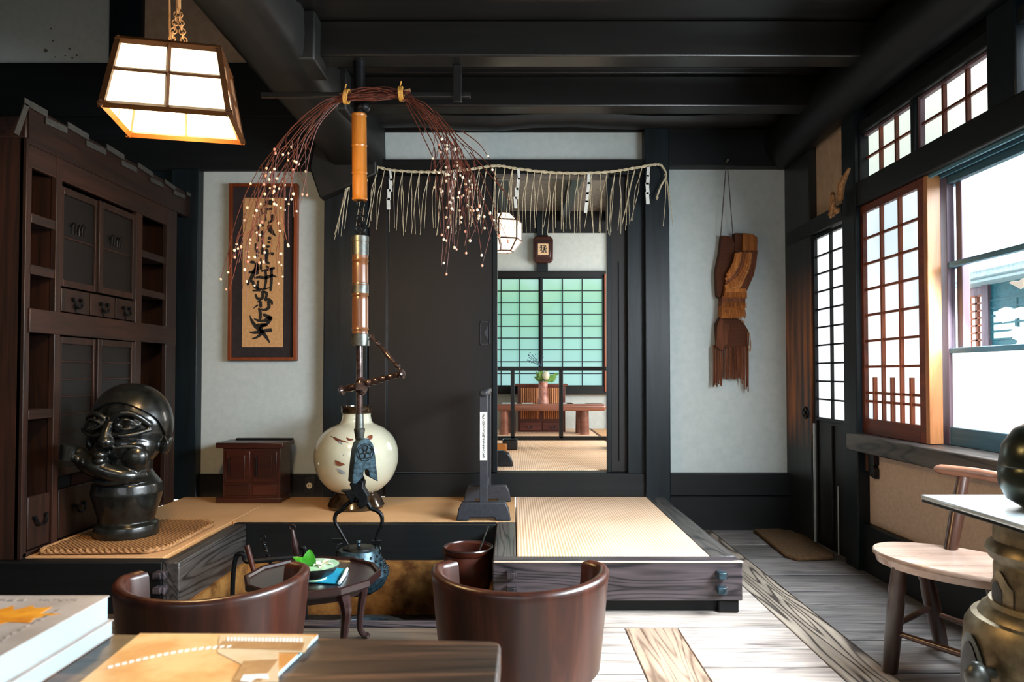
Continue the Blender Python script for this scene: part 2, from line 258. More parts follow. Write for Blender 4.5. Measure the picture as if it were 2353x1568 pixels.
# ---------------------------------------------------------------- mesh building
class MB:
    def __init__(s): s.v = []; s.f = []; s.r = []
    def add(s, vs, fs, rnd=None):
        n = len(s.v); s.v += [Vector(v) for v in vs]; s.f += [tuple(i+n for i in f) for f in fs]
        k = random.random() if rnd is None else rnd; s.r += [k]*len(fs); return s
    def box(s, x0, x1, y0, y1, z0, z1, m=None):
        vs = [Vector((x, y, z)) for z in (z0, z1) for y in (y0, y1) for x in (x0, x1)]
        if m is not None: vs = [m @ v for v in vs]
        return s.add(vs, [(0, 2, 3, 1), (4, 5, 7, 6), (0, 1, 5, 4), (2, 6, 7, 3), (0, 4, 6, 2), (1, 3, 7, 5)])
    def tube(s, pts, r, n=8, cap=True, flat=None):
        pts = [Vector(p) for p in pts]; k = len(pts); rs = r if isinstance(r, (list, tuple)) else [r]*k
        vs = []; u = None
        for i, p in enumerate(pts):
            t = (pts[min(i+1, k-1)]-pts[max(i-1, 0)]); t = t.normalized() if t.length > 1e-9 else Vector((0, 0, 1))
            if u is None:
                u = t.cross(Vector((0, 0, 1)));
                if u.length < 1e-3: u = t.cross(Vector((1, 0, 0)))
            u = (u-t*u.dot(t)).normalized(); w = t.cross(u)
            for j in range(n):
                a = 2*PI*j/n; q = u*math.cos(a)*(flat or 1)+w*math.sin(a); vs.append(p+q*rs[i])
        fs = [(i*n+j, i*n+(j+1) % n, (i+1)*n+(j+1) % n, (i+1)*n+j) for i in range(k-1) for j in range(n)]
        if cap: fs += [tuple(range(n-1, -1, -1)), tuple((k-1)*n+j for j in range(n))]
        return s.add(vs, fs)
    def cyl(s, p, q, r, r2=None, n=20): return s.tube([p, q], [r, r if r2 is None else r2], n)
    def lathe(s, prof, c=(0, 0, 0), n=48, m=None, a0=0, a1=2*PI):
        full = abs(a1-a0-2*PI) < 1e-6; k = n if full else n+1; vs = []
        for (r, z) in prof:
            for j in range(k):
                a = a0+(a1-a0)*j/n; v = Vector((r*math.cos(a), r*math.sin(a), z)); v = (m @ v) if m is not None else v
                vs.append(v+Vector(c))
        fs = []
        for i in range(len(prof)-1):
            for j in range(n):
                j2 = (j+1) % k; fs.append((i*k+j, i*k+j2, (i+1)*k+j2, (i+1)*k+j))
        if full: fs += [tuple(range(k-1, -1, -1)), tuple((len(prof)-1)*k+j for j in range(k))]
        return s.add(vs, fs)
    def sph(s, c, r, n=12, m=None):
        rx = r if isinstance(r, (tuple, list)) else (r, r, r); vs = []; k = n//2+1; h = max(n//2, 4)
        for i in range(1, h):
            th = PI*i/h
            for j in range(n):
                a = 2*PI*j/n; v = Vector((rx[0]*math.sin(th)*math.cos(a), rx[1]*math.sin(th)*math.sin(a), rx[2]*math.cos(th)))
                if m is not None: v = m @ v
                vs.append(v+Vector(c))
        t = Vector((0, 0, rx[2])); b = -t
        if m is not None: t = m @ t; b = m @ b
        vs += [t+Vector(c), b+Vector(c)]; N = len(vs)
        fs = [(i*n+j, (i+1)*n+j, (i+1)*n+(j+1) % n, i*n+(j+1) % n) for i in range(h-2) for j in range(n)]
        fs += [(N-2, j, (j+1) % n) for j in range(n)] + [(N-1, (h-2)*n+(j+1) % n, (h-2)*n+j) for j in range(n)]
        return s.add(vs, fs)
    def prism(s, poly, ax, a, b, m=None):
        """poly: 2-D outline in the plane across axis ax, drawn from a to b"""
        def P(u, v, w):
            q = Vector((w, u, v)) if ax == 'x' else Vector((u, w, v)) if ax == 'y' else Vector((u, v, w)); return (m @ q) if m is not None else q
        n = len(poly); ar = sum(poly[i][0]*poly[(i+1) % n][1]-poly[(i+1) % n][0]*poly[i][1] for i in range(n))
        if ar < 0: poly = poly[::-1]
        vs = [P(u, v, a) for u, v in poly]+[P(u, v, b) for u, v in poly]
        fs = [tuple(range(n-1, -1, -1)), tuple(range(n, 2*n))]+[(i, (i+1) % n, n+(i+1) % n, n+i) for i in range(n)]
        return s.add(vs, fs)
    def loft(s, secs, cap=True):
        n = len(secs[0]); vs = [p for q in secs for p in q]
        fs = [(i*n+j, i*n+(j+1) % n, (i+1)*n+(j+1) % n, (i+1)*n+j) for i in range(len(secs)-1) for j in range(n)]
        if cap: fs += [tuple(range(n-1, -1, -1)), tuple((len(secs)-1)*n+j for j in range(n))]
        return s.add(vs, fs)
    def torus(s, c, R_, r, m=None, n=28, k=8, a0=0, a1=2*PI):
        pts = []
        for i in range(n+1):
            a = a0+(a1-a0)*i/n; v = Vector((R_*math.cos(a), 0, R_*math.sin(a)))
            pts.append(((m @ v) if m is not None else v)+Vector(c))
        return s.tube(pts, r, k, cap=abs(a1-a0) < 6.2)
ORG = {}
def obj(name, mb, mat, parent=None, bevel=0, sm=38, label=None, cat=None, group=None, kind=None, mods=None):
    me = bpy.data.meshes.new(name)
    if parent is None:
        xs = [v.x for v in mb.v]; ys = [v.y for v in mb.v]; zs = [v.z for v in mb.v]
        og = Vector(((min(xs)+max(xs))/2, (min(ys)+max(ys))/2, min(zs)))
    else: og = ORG[parent.name]
    me.from_pydata([tuple(v-og) for v in mb.v], [], mb.f)
    at = me.attributes.new('rnd', 'FLOAT', 'FACE'); at.data.foreach_set('value', mb.r)
    me.validate(); me.update()
    import bmesh
    bm = bmesh.new(); bm.from_mesh(me); bmesh.ops.recalc_face_normals(bm, faces=bm.faces); bm.to_mesh(me); bm.free()
    me.materials.append(mat)
    me.polygons.foreach_set('use_smooth', [True]*len(me.polygons)); me.set_sharp_from_angle(angle=math.radians(sm))
    o = bpy.data.objects.new(name, me); C.objects.link(o); ORG[o.name] = og
    if parent is None: o.location = og
    else: o.parent = parent
    if bevel:
        b = o.modifiers.new('b', 'BEVEL'); b.width = bevel; b.segments = 2; b.limit_method = 'ANGLE'; b.angle_limit = math.radians(50)
    if mods: mods(o)
    tag(o, label, cat, group, kind); return o
def tag(o, label=None, cat=None, group=None, kind=None):
    if label: o['label'] = label
    if cat: o['category'] = cat
    if group: o['group'] = group
    if kind: o['kind'] = kind
def thing(name, loc, label, cat, group=None, kind=None):
    o = bpy.data.objects.new(name, None); C.objects.link(o); o.location = loc; ORG[o.name] = Vector(loc); o.empty_display_size = .05
    tag(o, label, cat, group, kind); return o
def dup(root, loc, rotz=None, label=None, group=None):
    r = root.copy(); C.objects.link(r); r.location = loc
    if rotz is not None: r.rotation_euler = (0, 0, rotz)
    if label: r['label'] = label
    if group: r['group'] = group
    for ch in list(root.children):
        c = ch.copy(); C.objects.link(c); c.parent = r
        for g in ch.children:
            d = g.copy(); C.objects.link(d); d.parent = c
    return r
S = dict(kind='structure')
def sbox(name, x0, x1, y0, y1, z0, z1, mat, label, cat='timber', bevel=.006):
    return obj(name, MB().box(x0, x1, y0, y1, z0, z1), mat, bevel=bevel, label=label, cat=cat, kind='structure')
def bez(pts, n=12):
    """Catmull-Rom through the points"""
    P = [Vector(p) for p in pts]; P = [P[0]*2-P[1]]+P+[P[-1]*2-P[-2]]; o = []
    for i in range(1, len(P)-2):
        for k in range(n):
            t = k/n; a, b, c, d = P[i-1], P[i], P[i+1], P[i+2]
            o.append(.5*((2*b)+(c-a)*t+(2*a-5*b+4*c-d)*t*t+(3*b-a-3*c+d)*t**3))
    o.append(P[-2]); return o
RZ = lambda a: Matrix.Rotation(a, 4, 'Z')
def about(c, m): return Matrix.Translation(c) @ m @ Matrix.Translation(-Vector(c))

D = 4.85      # back wall face
PZ = .227     # platform height
bx = lambda p: aty(p, 800, D).x
bz = lambda p: aty(CX, p, D).z
# ================================================================ FLOOR
fl = MB(); fly = MB(); fld = MB(); flr = MB(); flb = MB()
def fb(m, x0, x1, y0, y1): m.box(x0+.003, x1-.003, y0+.0048, y1-.0048, -.03, 0, None)
fb(fly, 1.135, 1.32, -2.6, D); fb(flb, .46, .676, -2.6, 2.987)
ys = [D, 4.42, 4.08, 3.77, 3.29, 2.85, 2.54, 2.2, 1.9, 1.5, 1.1, .6, 0, -.6, -1.2, -1.9, -2.6]
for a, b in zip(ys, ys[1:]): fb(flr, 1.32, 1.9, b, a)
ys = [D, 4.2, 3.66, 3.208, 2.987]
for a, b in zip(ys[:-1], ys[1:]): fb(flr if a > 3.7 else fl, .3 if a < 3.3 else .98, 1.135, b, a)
ys = [2.987, 2.76, 2.59, 2.41, 2.2, 1.9, 1.6, 1.2, .8, .3, -.3, -1, -1.8, -2.6]
for a, b in zip(ys, ys[1:]): fb(fl, .676, 1.135, b, a)
ys = [2.987, 2.72, 2.53, 2.34, 2.1, 1.85, 1.5, 1.1, .7, .2, -.4, -1.1, -1.8, -2.6]
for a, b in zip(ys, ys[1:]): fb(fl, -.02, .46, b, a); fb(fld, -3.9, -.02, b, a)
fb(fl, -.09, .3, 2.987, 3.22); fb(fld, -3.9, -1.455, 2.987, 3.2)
obj('floor', fld, M['floord'], bevel=.0015, label='worn floor boards, darkened with painted shade, before the hearth and under the chairs', cat='floor', **S)
obj('floor', fl, M['floor'], bevel=.0015, label='weathered grey wooden floor boards laid across the room, paled with painted glare', cat='floor', **S)
obj('floor', fly, M['floory'], bevel=.0015, label='long grained floor plank running towards the doormat', cat='floor', **S)
obj('floor', flb, M['floorb'], bevel=.0015, label='tan floor plank running towards the platform front beam', cat='floor', **S)
obj('floor', flr, M['floorr'], bevel=.0015, label='grey floor boards with shade painted in under the window wall', cat='floor', **S)
sbox('floor_slab', -3.9, 2.0, -2.7, 2.98, -.1, -.032, M['lacq'], 'dark ground beneath the floor boards', 'floor', 0)

sbox('floor_slab', -3.9, -1.53, 2.98, D+.1, -.1, -.032, M['lacq'], 'dark slab added against light leaks beneath the platform at the cabinet', 'floor', 0)  # unseen slabs added under the platform to stop light leaking in
sbox('floor_slab', -1.53, -.09, 3.945, D+.1, -.1, -.032, M['lacq'], 'dark slab added against light leaks beneath the platform behind the hearth', 'floor', 0)
sbox('floor_slab', -.085, 2.05, 2.98, D+.1, -.1, -.032, M['lacq'], 'dark slab added against light leaks beneath the platform and doormat', 'floor', 0)
sbox('floor_platform', -.02, .88, 3.26, D, 0, .149, M['lacq'], 'dark platform core under the bright tatami', 'floor', 0)
sbox('floor_platform', -1.53, -.021, 4.01, D, 0, .149, M['lacq'], 'dark platform core behind the hearth', 'floor', 0)
sbox('floor_platform', -2.6, -1.531, 3.23, D, 0, .149, M['lacq'], 'dark platform core beside the cabinet', 'floor', 0)
sbox('light_block_right', 1.905, 2.05, 3.99, D+.1, -.1, .76, M['lacq'], 'unseen dark block added against light leaks behind the narrow door panel', 'wall', 0)  # added block, stops outdoor light leaking under the door
# ================================================================ PLATFORM (agarikamachi) AND HEARTH PIT
TR1 = sbox('trim_1', -.09, 1.0, 3.15, 3.25, .058, PZ, M['edge'], 'thick front edge beam of the tatami platform with protruding pegs', 'platform beam', .006)
sbox('trim_2', .885, 1.0, 3.25, D-.05, .05, PZ+.001, M['edgey'], 'side edge beam of the tatami platform towards the window wall', 'platform beam')
sbox('trim_3', -.09, .014, 3.25, 4.0, .0, PZ-.001, M['edgey'], 'beam between the hearth pit and the bright tatami mat', 'platform beam')
sbox('trim_4', -1.53, -.09, 3.94, 4.0, .0, PZ-.001, M['darkx'], 'dark beam along the back of the hearth pit', 'platform beam')
sbox('trim_5', -1.53, -1.455, 3.15, 3.94, -.0, PZ-.001, M['edgey'], 'beam along the left side of the hearth pit below the statue', 'platform beam')
TR6 = sbox('trim_6', -3.9, -1.53, 3.15, 3.22, .0, PZ-.001, M['darkx'], 'dark front beam of the platform in front of the statue', 'platform beam')
sbox('trim_7', -.07, .9, 3.2, 3.24, 0, .057, M['darkx'], 'recessed plinth under the platform front beam', 'platform beam', 0)
sbox('trim_8', .9, .99, 3.17, 3.3, 0, .056, M['darkx'], 'square foot block under the platform corner', 'platform beam')
sbox('trim_9', .93, .985, 3.3, D-.05, 0, .049, M['darky'], 'recessed plinth under the platform side beam', 'platform beam', 0)
peg = MB()
for i, (px, nm) in enumerate(((1655, 'right corner of the platform front beam'), (1175, 'platform front beam beside the hearth pit'), (373, 'dark platform beam below the statue mat'))):
    for py, w in ((1318, 'upper'), (1352, 'lower')):
        c = aty(px, py, 3.15)
        t = TR6 if i == 2 else TR1
        e_ = obj('tenon_peg', MB().box(c.x-.021, c.x+.014, 3.1, 3.149, c.z-.014, c.z+.014), M['edge'] if i else M['ironb'], t, .003, label=w+' square wooden peg on the '+nm)
        obj('wedge', MB().box(c.x+.015, c.x+.024, 3.115, 3.149, c.z-.018, c.z+.012), M['edge'], e_, .002)
w_ = MB(); w_.prism([(-.085, 3.149), (.2, 3.147), (.4, 3.149), (.7, 3.148), (.97, 3.147), (1.003, 3.147), (1.003, 3.175), (.96, 3.165), (.7, 3.16), (.45, 3.163), (.3, 3.158), (.1, 3.162), (-.085, 3.16)], 'z', PZ-.004, PZ+.0015)
obj('worn_edge', w_, M['cream'], TR1, .001, label='pale chipped upper edge')
# pit lining
pit = MB()
pit.box(-1.455, -.09, 3.925, 3.94, -.27, .03).box(-1.455, -1.44, 3.05, 3.925, -.27, .03).box(-.105, -.09, 3.05, 3.925, -.27, .03).box(-1.44, -.105, 3.05, 3.06, -.27, -.002)
obj('wall_hearth', pit, M['clay'], label='brown clay lining of the sunken hearth pit', cat='pit wall', **S)
pf = MB()
pf.box(-1.44, -.105, 3.06, 3.925, -.29, -.26)
obj('floor_hearth', pf, M['ash'], label='dark ash and gravel bed in the hearth pit', cat='pit floor', **S)
sbox('trim_10', -1.455, -.09, 2.988, 3.05, -.03, .012, M['edge'], 'low front curb board of the hearth pit', 'curb board')
# tatami
def tat(x0, x1, y0, y1, mat, label, jag=0):
    m = MB()
    if jag:
        n = 14; pr = [(x0, y0)]+[(x1-abs(math.sin(i*1.7))*.006-.02*math.sin(PI*i/n), y0+(y1-y0)*i/n) for i in range(n+1)]+[(x0, y1)]
        m.prism(pr, 'z', .15, PZ+.004)
    else: m.box(x0, x1, y0, y1, .15, PZ+.002)
    return obj('tatami_mat', m, mat, bevel=.003, label=label, cat='tatami mat', group='tatami mats on the platform')
tat(.018, .883, 3.252, D-.06, M['tatami'], 'bright ribbed tatami mat in front of the open doorway')
tat(-1.556, .012, 4.002, D-.06, M['tatami2'], 'plain tatami mat under the big round jar behind the hearth')
tat(-2.178, -1.56, 3.225, D-.06, M['tatami2'], 'tatami mat under the dark statue beside the cabinet')

# ================================================================ BACK WALL
def bw(name, p0, p1, q0, q1, y0, y1, mat, label, cat='timber', bevel=.006):
    return sbox(name, bx(p0), bx(p1), y0, y1, bz(q1), bz(q0), mat, label, cat, bevel)
W0, W1 = D+.02, D+.11
bw('wall_back', 458, 752, 391, 1092, W0, W1, M['plaster'], 'grey white plaster panel behind the framed calligraphy', 'wall', 0)
bw('wall_back', 790, 1480, 300, 376, W0, W1, M['plaster'], 'long narrow plaster strip above the straw rope', 'wall', 0)
bw('wall_back', 1530, 1822, 384, 1092, W0, W1, M['plaster'], 'plaster panel behind the hanging straw cloak', 'wall', 0)
UPW = bw('wall_back', -700, 250, -400, 150, W0, W1, M['plaster'], 'upper plaster panel with small dark chips above the cabinet', 'wall', 0)
bw('wall_back', 316, 800, -400, 150, W0, W1, M['plaster2'], 'beige upper plaster panel behind the paper lamp', 'wall', 0)
A, B = D-.03, D+.1
bw('trim_11', 246, 320, -400, 150, A, B, M['darkz'], 'dark upright post between the two upper plaster panels')
bw('trim_12', -700, 800, 148, 272, A, B, M['darkx'], 'broad dark beam above the cabinet')
bw('trim_13', -700, 790, 268, 393, A+.02, B, M['darkx'], 'dark board below the broad beam behind the lamp')
bw('trim_14', -700, 400, 393, 1145, A+.02, B, M['darkz'], 'dark wall boards behind the cabinet')
bw('trim_15', 398, 461, 393, 1145, A-.03, B, M['darkz'], 'dark post beside the framed calligraphy panel')
bw('baseboard_back', 461, 750, 1090, 1145, A+.02, B, M['darkx'], 'dark baseboard behind the small chest')
bw('trim_16', 749, 848, 385, 1145, A-.04, B, M['darkz'], 'dark post behind the hanging bamboo hook')
bw('trim_17', 848, 890, 400, 1140, A, B, M['browndoor'], 'narrow brown board beside the sliding door')
bw('trim_18', 745, 1480, 372, 406, A-.03, B, M['darkx'], 'black lintel above the doorway carrying the straw rope')
bw('trim_19', 1480, 1834, 302, 388, A-.03, B, M['darkx'], 'broad black beam above the straw cloak')
bw('trim_20', 1478, 1534, 303, 1215, A-.05, B, M['darkz'], 'blue black adzed post at the side of the doorway')
bw('trim_21', 1440, 1480, 404, 1140, A+.0, B, M['darkz'], 'dark door jamb beside the adzed post')
bw('trim_22', 888, 1480, 1086, 1140, A-.02, B, M['darkx'], 'dark raised threshold beam under the doorway')
bw('baseboard_back', 1534, 1822, 1087, 1138, A-.01, B, M['darkx'], 'upper dark base board under the straw cloak panel')
bw('baseboard_back', 1534, 1822, 1137, 1222, A+.01, B, M['darkx'], 'lower dark base board standing on the floor')
# rough log beam at the top of the wall
lg = MB(); secs = []
for i in range(13):
    x = bx(790)+(bx(1840)-bx(790))*i/12; zc = bz(282)+.012*math.sin(i*1.3); rr = .062+.006*math.sin(i*2.1)
    secs.append([Vector((x, D-.07+.085*math.cos(a), zc+rr*math.sin(a))) for a in [2*PI*j/12 for j in range(12)]])
obj('trim_23', lg.loft(secs), M['log'], label='rough black log beam along the top of the wall', cat='beam', **S)
sbox('wall_above', -1.1, 1.98, D, D+.1, bz(303), 3.0, M['beamx'], 'dark boards behind the log beam', 'wall', 0)
# door grooves over opening
g = MB()
for k in range(3): g.box(bx(1140), bx(1397), D-.058+.028*k, D-.046+.028*k, bz(412), bz(404))
obj('trim_24', g, M['cord'], label='grooved door track under the lintel', cat='door track', **S)
# sliding doors
t = thing('door_1', (bx(1015), D-.01, bz(1086)), 'large dark brown sliding door closed behind the round jar', 'sliding door', kind='structure')
obj('door_panel', MB().box(bx(889), bx(1143), D-.02, D+.01, bz(1085), bz(406)), M['browndoor'], t, .003)
fr = MB(); fr.box(bx(889), bx(893), D-.026, D-.02, bz(1085), bz(406)).box(bx(1132), bx(1143), D-.03, D-.02, bz(1085), bz(406)); obj('door_frame', fr, M['darkz'], t, .003)
hk = MB(); zc, xc = bz(766), bx(1115); w, h = .034, .08
hk.box(xc-w, xc+w, D-.026, D-.02, zc+h-.008, zc+h).box(xc-w, xc+w, D-.026, D-.02, zc-h, zc-h+.008).box(xc-w, xc-w+.008, D-.026, D-.02, zc-h, zc+h).box(xc+w-.008, xc+w, D-.026, D-.02, zc-h, zc+h)
hk.prism([(xc-.012, zc), (xc+.02, zc+.05), (xc+.02, zc-.05)], 'y', D-.024, D-.0195)
obj('door_handle', hk, M['standm'], t, .001)
t = thing('door_2', (bx(1418), D+.02, bz(1086)), 'dark sliding door pushed open beside the adzed post', 'sliding door', kind='structure')
obj('door_panel', MB().box(bx(1396), bx(1442), D+.01, D+.045, bz(1085), bz(404)), M['browndoor'], t, .003)
obj('door_frame', MB().box(bx(1395), bx(1405), D+.0, D+.05, bz(1086), bz(404)).box(bx(1421), bx(1423), D+.004, D+.01, bz(1060), bz(600)), M['darkz'], t, .003)
# outlet
oc = Vector((bx(715), D-.045, bz(1115)))
t = thing('wall_outlet', (oc.x, D-.014, oc.z-.05), 'cream round power socket on black plate beside the round jar', 'power socket')
obj('cover_plate', MB().box(oc.x-.036, oc.x+.036, D-.018, D-.011, oc.z-.058, oc.z+.058), M['lacq'], t, .003)
s_ = MB(); s_.cyl((oc.x, D-.018, oc.z), (oc.x, D-.024, oc.z), .019, n=24); obj('socket_face', s_, M['outlet'], t)
for q in (-.006, .006): obj('slot', MB().box(oc.x+q-.002, oc.x+q+.002, D-.026, D-.023, oc.z-.007, oc.z+.007), M['ink'], t)
for q in (-.034, .034): obj('screw', MB().sph((oc.x, D-.018, oc.z+q), .003, 8), M['pewter'], t)
# wall chips
chp = MB()
for i, (px, py, r) in enumerate(((117, 66, 3), (105, 116, 5), (122, 94, 2.5), (127, 131, 2), (160, 112, 3), (176, 127, 3), (166, 133, 2.5), (150, 128, 2))):
    q = aty(px, py, W0); k = W0/F*r; chp.prism([(q.x+k*math.cos(a)*R(.7, 1.2), q.z+k*math.sin(a)*R(.6, 1.1)) for a in [j*PI/4 for j in range(8)]], 'y', W0-.001, W0+.001)

obj('chip_pattern', chp, M['cord'], UPW)
# ================================================================ SHELL
sbox('wall_left', -3.95, -3.88, -2.7, D+.1, -.1, 4.0, M['darkz'], 'dark side wall beyond the cabinet', 'wall', 0)
sbox('wall_front', -3.9, 2.0, -2.75, -2.68, -.1, 4.0, M['plaster2'], 'plaster wall behind the viewer', 'wall', 0)
cb = MB()
for i in range(17): y1 = D+.1-.45*i; cb.box(-1.1, 1.95, y1-.448, y1, 2.76, 2.79)
obj('ceiling', cb, M['beamx'], bevel=.002, label='dark ceiling boards above the beams', cat='ceiling', **S)
sbox('ceiling_upper', -3.9, -1.1, -2.7, D+.1, 3.85, 3.9, M['beamx'], 'high dark ceiling above the lamp', 'ceiling', 0)
sbox('wall_upper', -1.14, -1.08, -2.7, D+.1, 2.76, 3.9, M['darky'], 'dark board wall above the curved beam', 'wall', 0)
n = 25
for yb, lab, hh in ((-1.2, 'ceiling beam far behind the viewer', 2.58), (-.1, 'ceiling beam behind the viewer', 2.58), (1.1, 'ceiling beam over the table', 2.58), (2.1, 'ceiling beam over the tub chairs', 2.58), (3.43, 'ceiling beam over the hearth, front one', 2.58), (4.08, 'ceiling beam over the hearth, nearer the back wall', 2.58)):
    sbox('trim_%d' % n, -1.15, 1.8, yb, yb+.125, hh, 2.757, M['beamx'], 'heavy black '+lab, 'beam', .008); n += 1
# thin battens
for yb in (2.95, 3.2, 3.78, 3.92, 4.42, 4.6):
    sbox('trim_%d' % n, -1.05, 1.8, yb, yb+.02, 2.735, 2.757, M['beamx'], 'thin ceiling batten', 'batten', 0); n += 1
# curved beam
secs = []
for i in range(17):
    y = -.6+(D+.6)*i/16; k = max(0, (y-3.9)/.95); dz = -.10*k*k; cx = -1.12+.02*math.sin(y*1.4)+.06*k; hw = .155+.02*k; zb = 2.50+dz+.01*math.sin(y*2.3)
    sec = []
    for (u, v) in ((-1, .35), (-.9, .12), (-.6, .0), (.3, -.0), (.8, .03), (1, .12), (1.05, .5), (1, 1), (-.9, 1), (-1.02, .7)): sec.append(Vector((cx+hw*u, y, zb+.27*v+(.0 if v < 1 else -dz))))
    secs.append(sec)
obj('trim_40', MB().loft(secs), M['log'], sm=50, label='massive curved timber beam running to the back wall above the lamp', cat='beam', **S)
# corbel blocks beside the curved beam where ceiling beams bear on it
for (yb, i) in ((3.36, 41), (4.0, 42)):
    sbox('trim_%d' % i, -1.08, -.93, yb-.03, yb+.22, 2.52, 2.757, M['log'], 'bearing block on the curved beam at the '+('front' if i == 41 else 'rear')+' ceiling beam', 'beam block', .01)
# brace into the post
br = MB(); br.prism([(-1.27, 2.2), (-.9, 2.36), (-.9, 2.72), (-1.3, 2.62), (-1.34, 2.4)], 'y', D-.16, D-.06); obj('trim_43', br, M['log'], bevel=.01, label='thick timber bracket above the post at the back wall', cat='beam', **S)

# ================================================================ RIGHT WALL
XW = 1.9
def uv(X):
    def f(m, u0, u1, v0, v1, d0=-.012, d1=.012): m.box(X+d0, X+d1, min(u0, u1), max(u0, u1), min(v0, v1), max(v0, v1)); return m
    return f
yx = lambda px, X: atx(px, 820, X).y
sbox('trim_50', 1.852, 2.0, 4.47, D+.1, 0, 2.76, M['post_worn'], 'corner post, smoke black above and worn orange brown at hand height', 'post')
sbox('trim_51', 1.835, 2.0, 3.84, 3.99, 0, 2.76, M['darkz'], 'blue black post between the paper door and the window', 'post')
sbox('trim_52', 1.835, 2.0, 3.99, 4.47, 1.905, 2.0, M['darky'], 'dark lintel over the narrow paper door', 'lintel')
sbox('wall_right', 1.9, 1.97, 3.99, 4.83, 2.0, 2.76, M['plaster2'], 'beige plaster square above the narrow paper door', 'wall', 0)
sbox('trim_53', 1.845, 1.93, 4.47, 4.83, 1.905, 2.0, M['darky'], 'short rail across the corner post', 'lintel')
# round purlin along the wall
lg = MB(); secs = []
for i in range(20):
    y = -2.6+(D+2.6)*i/19; zc = 2.595+.01*math.sin(y*2.2); xc = 1.81+.008*math.sin(y*1.7)
    secs.append([Vector((xc+.13*math.cos(a), y, zc+.155*math.sin(a))) for a in [2*PI*j/16 for j in range(16)]])
obj('trim_54', lg.loft(secs), M['darky'], label='thick rounded black beam along the top of the window wall', cat='beam', **S)
sbox('wall_right_top', 1.9, 2.0, -2.7, 3.9, 2.36, 2.79, M['darky'], 'dark boards above the high windows', 'wall', 0)
sbox('trim_55', 1.845, 2.02, -.2, 3.87, 1.945, 2.075, M['darky'], 'long dark lintel above the windows', 'lintel')
g = MB()
for k in range(2): g.box(1.875+.05*k, 1.885+.05*k, 1.0, 3.3, 1.93, 1.947)
obj('trim_56', g, M['bluegrey'], label='pale grooved sliding track under the window lintel', cat='window track', **S)
sbox('trim_57', 1.86, 2.0, -.2, 3.87, 2.335, 2.40, M['darky'], 'dark rail above the high windows', 'lintel')
sbox('trim_58', 1.79, 2.03, -.2, 3.87, .64, .728, M['edgey'], 'deep wooden window sill with figured grain', 'window sill')
sbox('wall_right', 1.9, 1.99, -.2, 3.87, .25, .66, M['cream'], 'cream plaster wall under the window sill', 'wall', 0)
sbox('baseboard_right', 1.86, 1.99, -2.6, 3.87, 0, .252, M['darky'], 'dark baseboard under the cream plaster', 'baseboard')
sbox('wall_right_front', 1.9, 2.0, -2.7, -.2, 0, 2.8, M['plaster2'], 'plaster wall beyond the window', 'wall', 0)
# narrow paper door
def shoji(root, X, u0, u1, v0, v1, cols, rows, fw, lw, fm, lm, pm, half=None, glassy=False, dv=None):
    f = uv(X); a, b = min(u0, u1), max(u0, u1)
    fr = MB(); f(fr, a, a+fw, v0, v1, -.018, .018); f(fr, b-fw, b, v0, v1, -.018, .018); f(fr, a+fw, b-fw, v1-fw*.8, v1, -.018, .018); f(fr, a+fw, b-fw, v0, v0+fw*(dv or .8), -.018, .018)
    obj('sash_frame', fr, fm, root, .002)
    la = MB(); p0, p1, q0, q1 = a+fw, b-fw, v0+fw*(dv or .8), v1-fw*.8
    for i in range(1, cols): u = p0+(p1-p0)*i/cols; f(la, u-lw, u+lw, q0, q1, -.013, .004)
    for i in range(1, rows): v = q0+(q1-q0)*i/rows; f(la, p0, p1, v-lw*.8, v+lw*.8, -.009, .004)
    if half:
        for i in range(cols): u = p0+(p1-p0)*(i+.5)/cols; f(la, u-lw, u+lw, q0, q0+(q1-q0)*half, -.014, .004)
        for v in (q0+(q1-q0)*half*.42,): f(la, p0, p1, v-lw*.8, v+lw*.8, -.009, .004)
    obj('lattice', la, lm, root)
    pp = MB(); f(pp, p0, p1, q0, q1, .005, .007); obj('paper' if not glassy else 'pane', pp, pm, root)
t = thing('door_3', (1.93, 4.27, 0), 'narrow paper lattice door with wooden lower panel in the corner', 'lattice door', kind='structure')
shoji(t, 1.885, 4.468, 3.995, .76, 1.9, 2, 10, .026, .006, M['darkz'], M['darkz'], M['shojiw'])
obj('lower_panel', MB().box(1.88, 1.90, 4.0, 4.465, .01, .76), M['cabdark'], t, .002)
obj('panel_stile', MB().box(1.867, 1.88, 4.43, 4.465, .01, .76).box(1.867, 1.88, 4.22, 4.23, .01, .74).box(1.867, 1.88, 4.0, 4.03, .01, .76), M['cabdark'], t, .002)
obj('edge_highlight', MB().box(1.857, 1.867, 4.445, 4.457, .01, .74), M['steel'], t); obj('edge_highlight', MB().box(1.862, 1.867, 4.135, 4.141, .01, .4), M['steel'], t)  # bright lines of gap light modelled as thin pale strips
lt = MB(); lt.torus((1.85, 4.55, .80), .033, .008, RZ(PI/2)); lt.cyl((1.856, 4.55, .80), (1.84, 4.55, .80), .014)
obj('ring_latch', lt, M['iron'], label='round iron ring latch on the worn corner post', cat='latch')
# sliding paper window
t = thing('window_1', (1.885, 3.58, .73), 'reddish wooden paper lattice window slid partly open above the sill', 'lattice window', kind='structure')
shoji(t, 1.885, 3.868, 3.25, .73, 1.944, 3, 8, .05, .0075, M['redy'], M['red'], M['shojib'], half=.2, dv=1.6)
obj('end_stile', MB().box(1.866, 1.928, 3.222, 3.252, .73, 1.944), M['orangew'], t, .003)
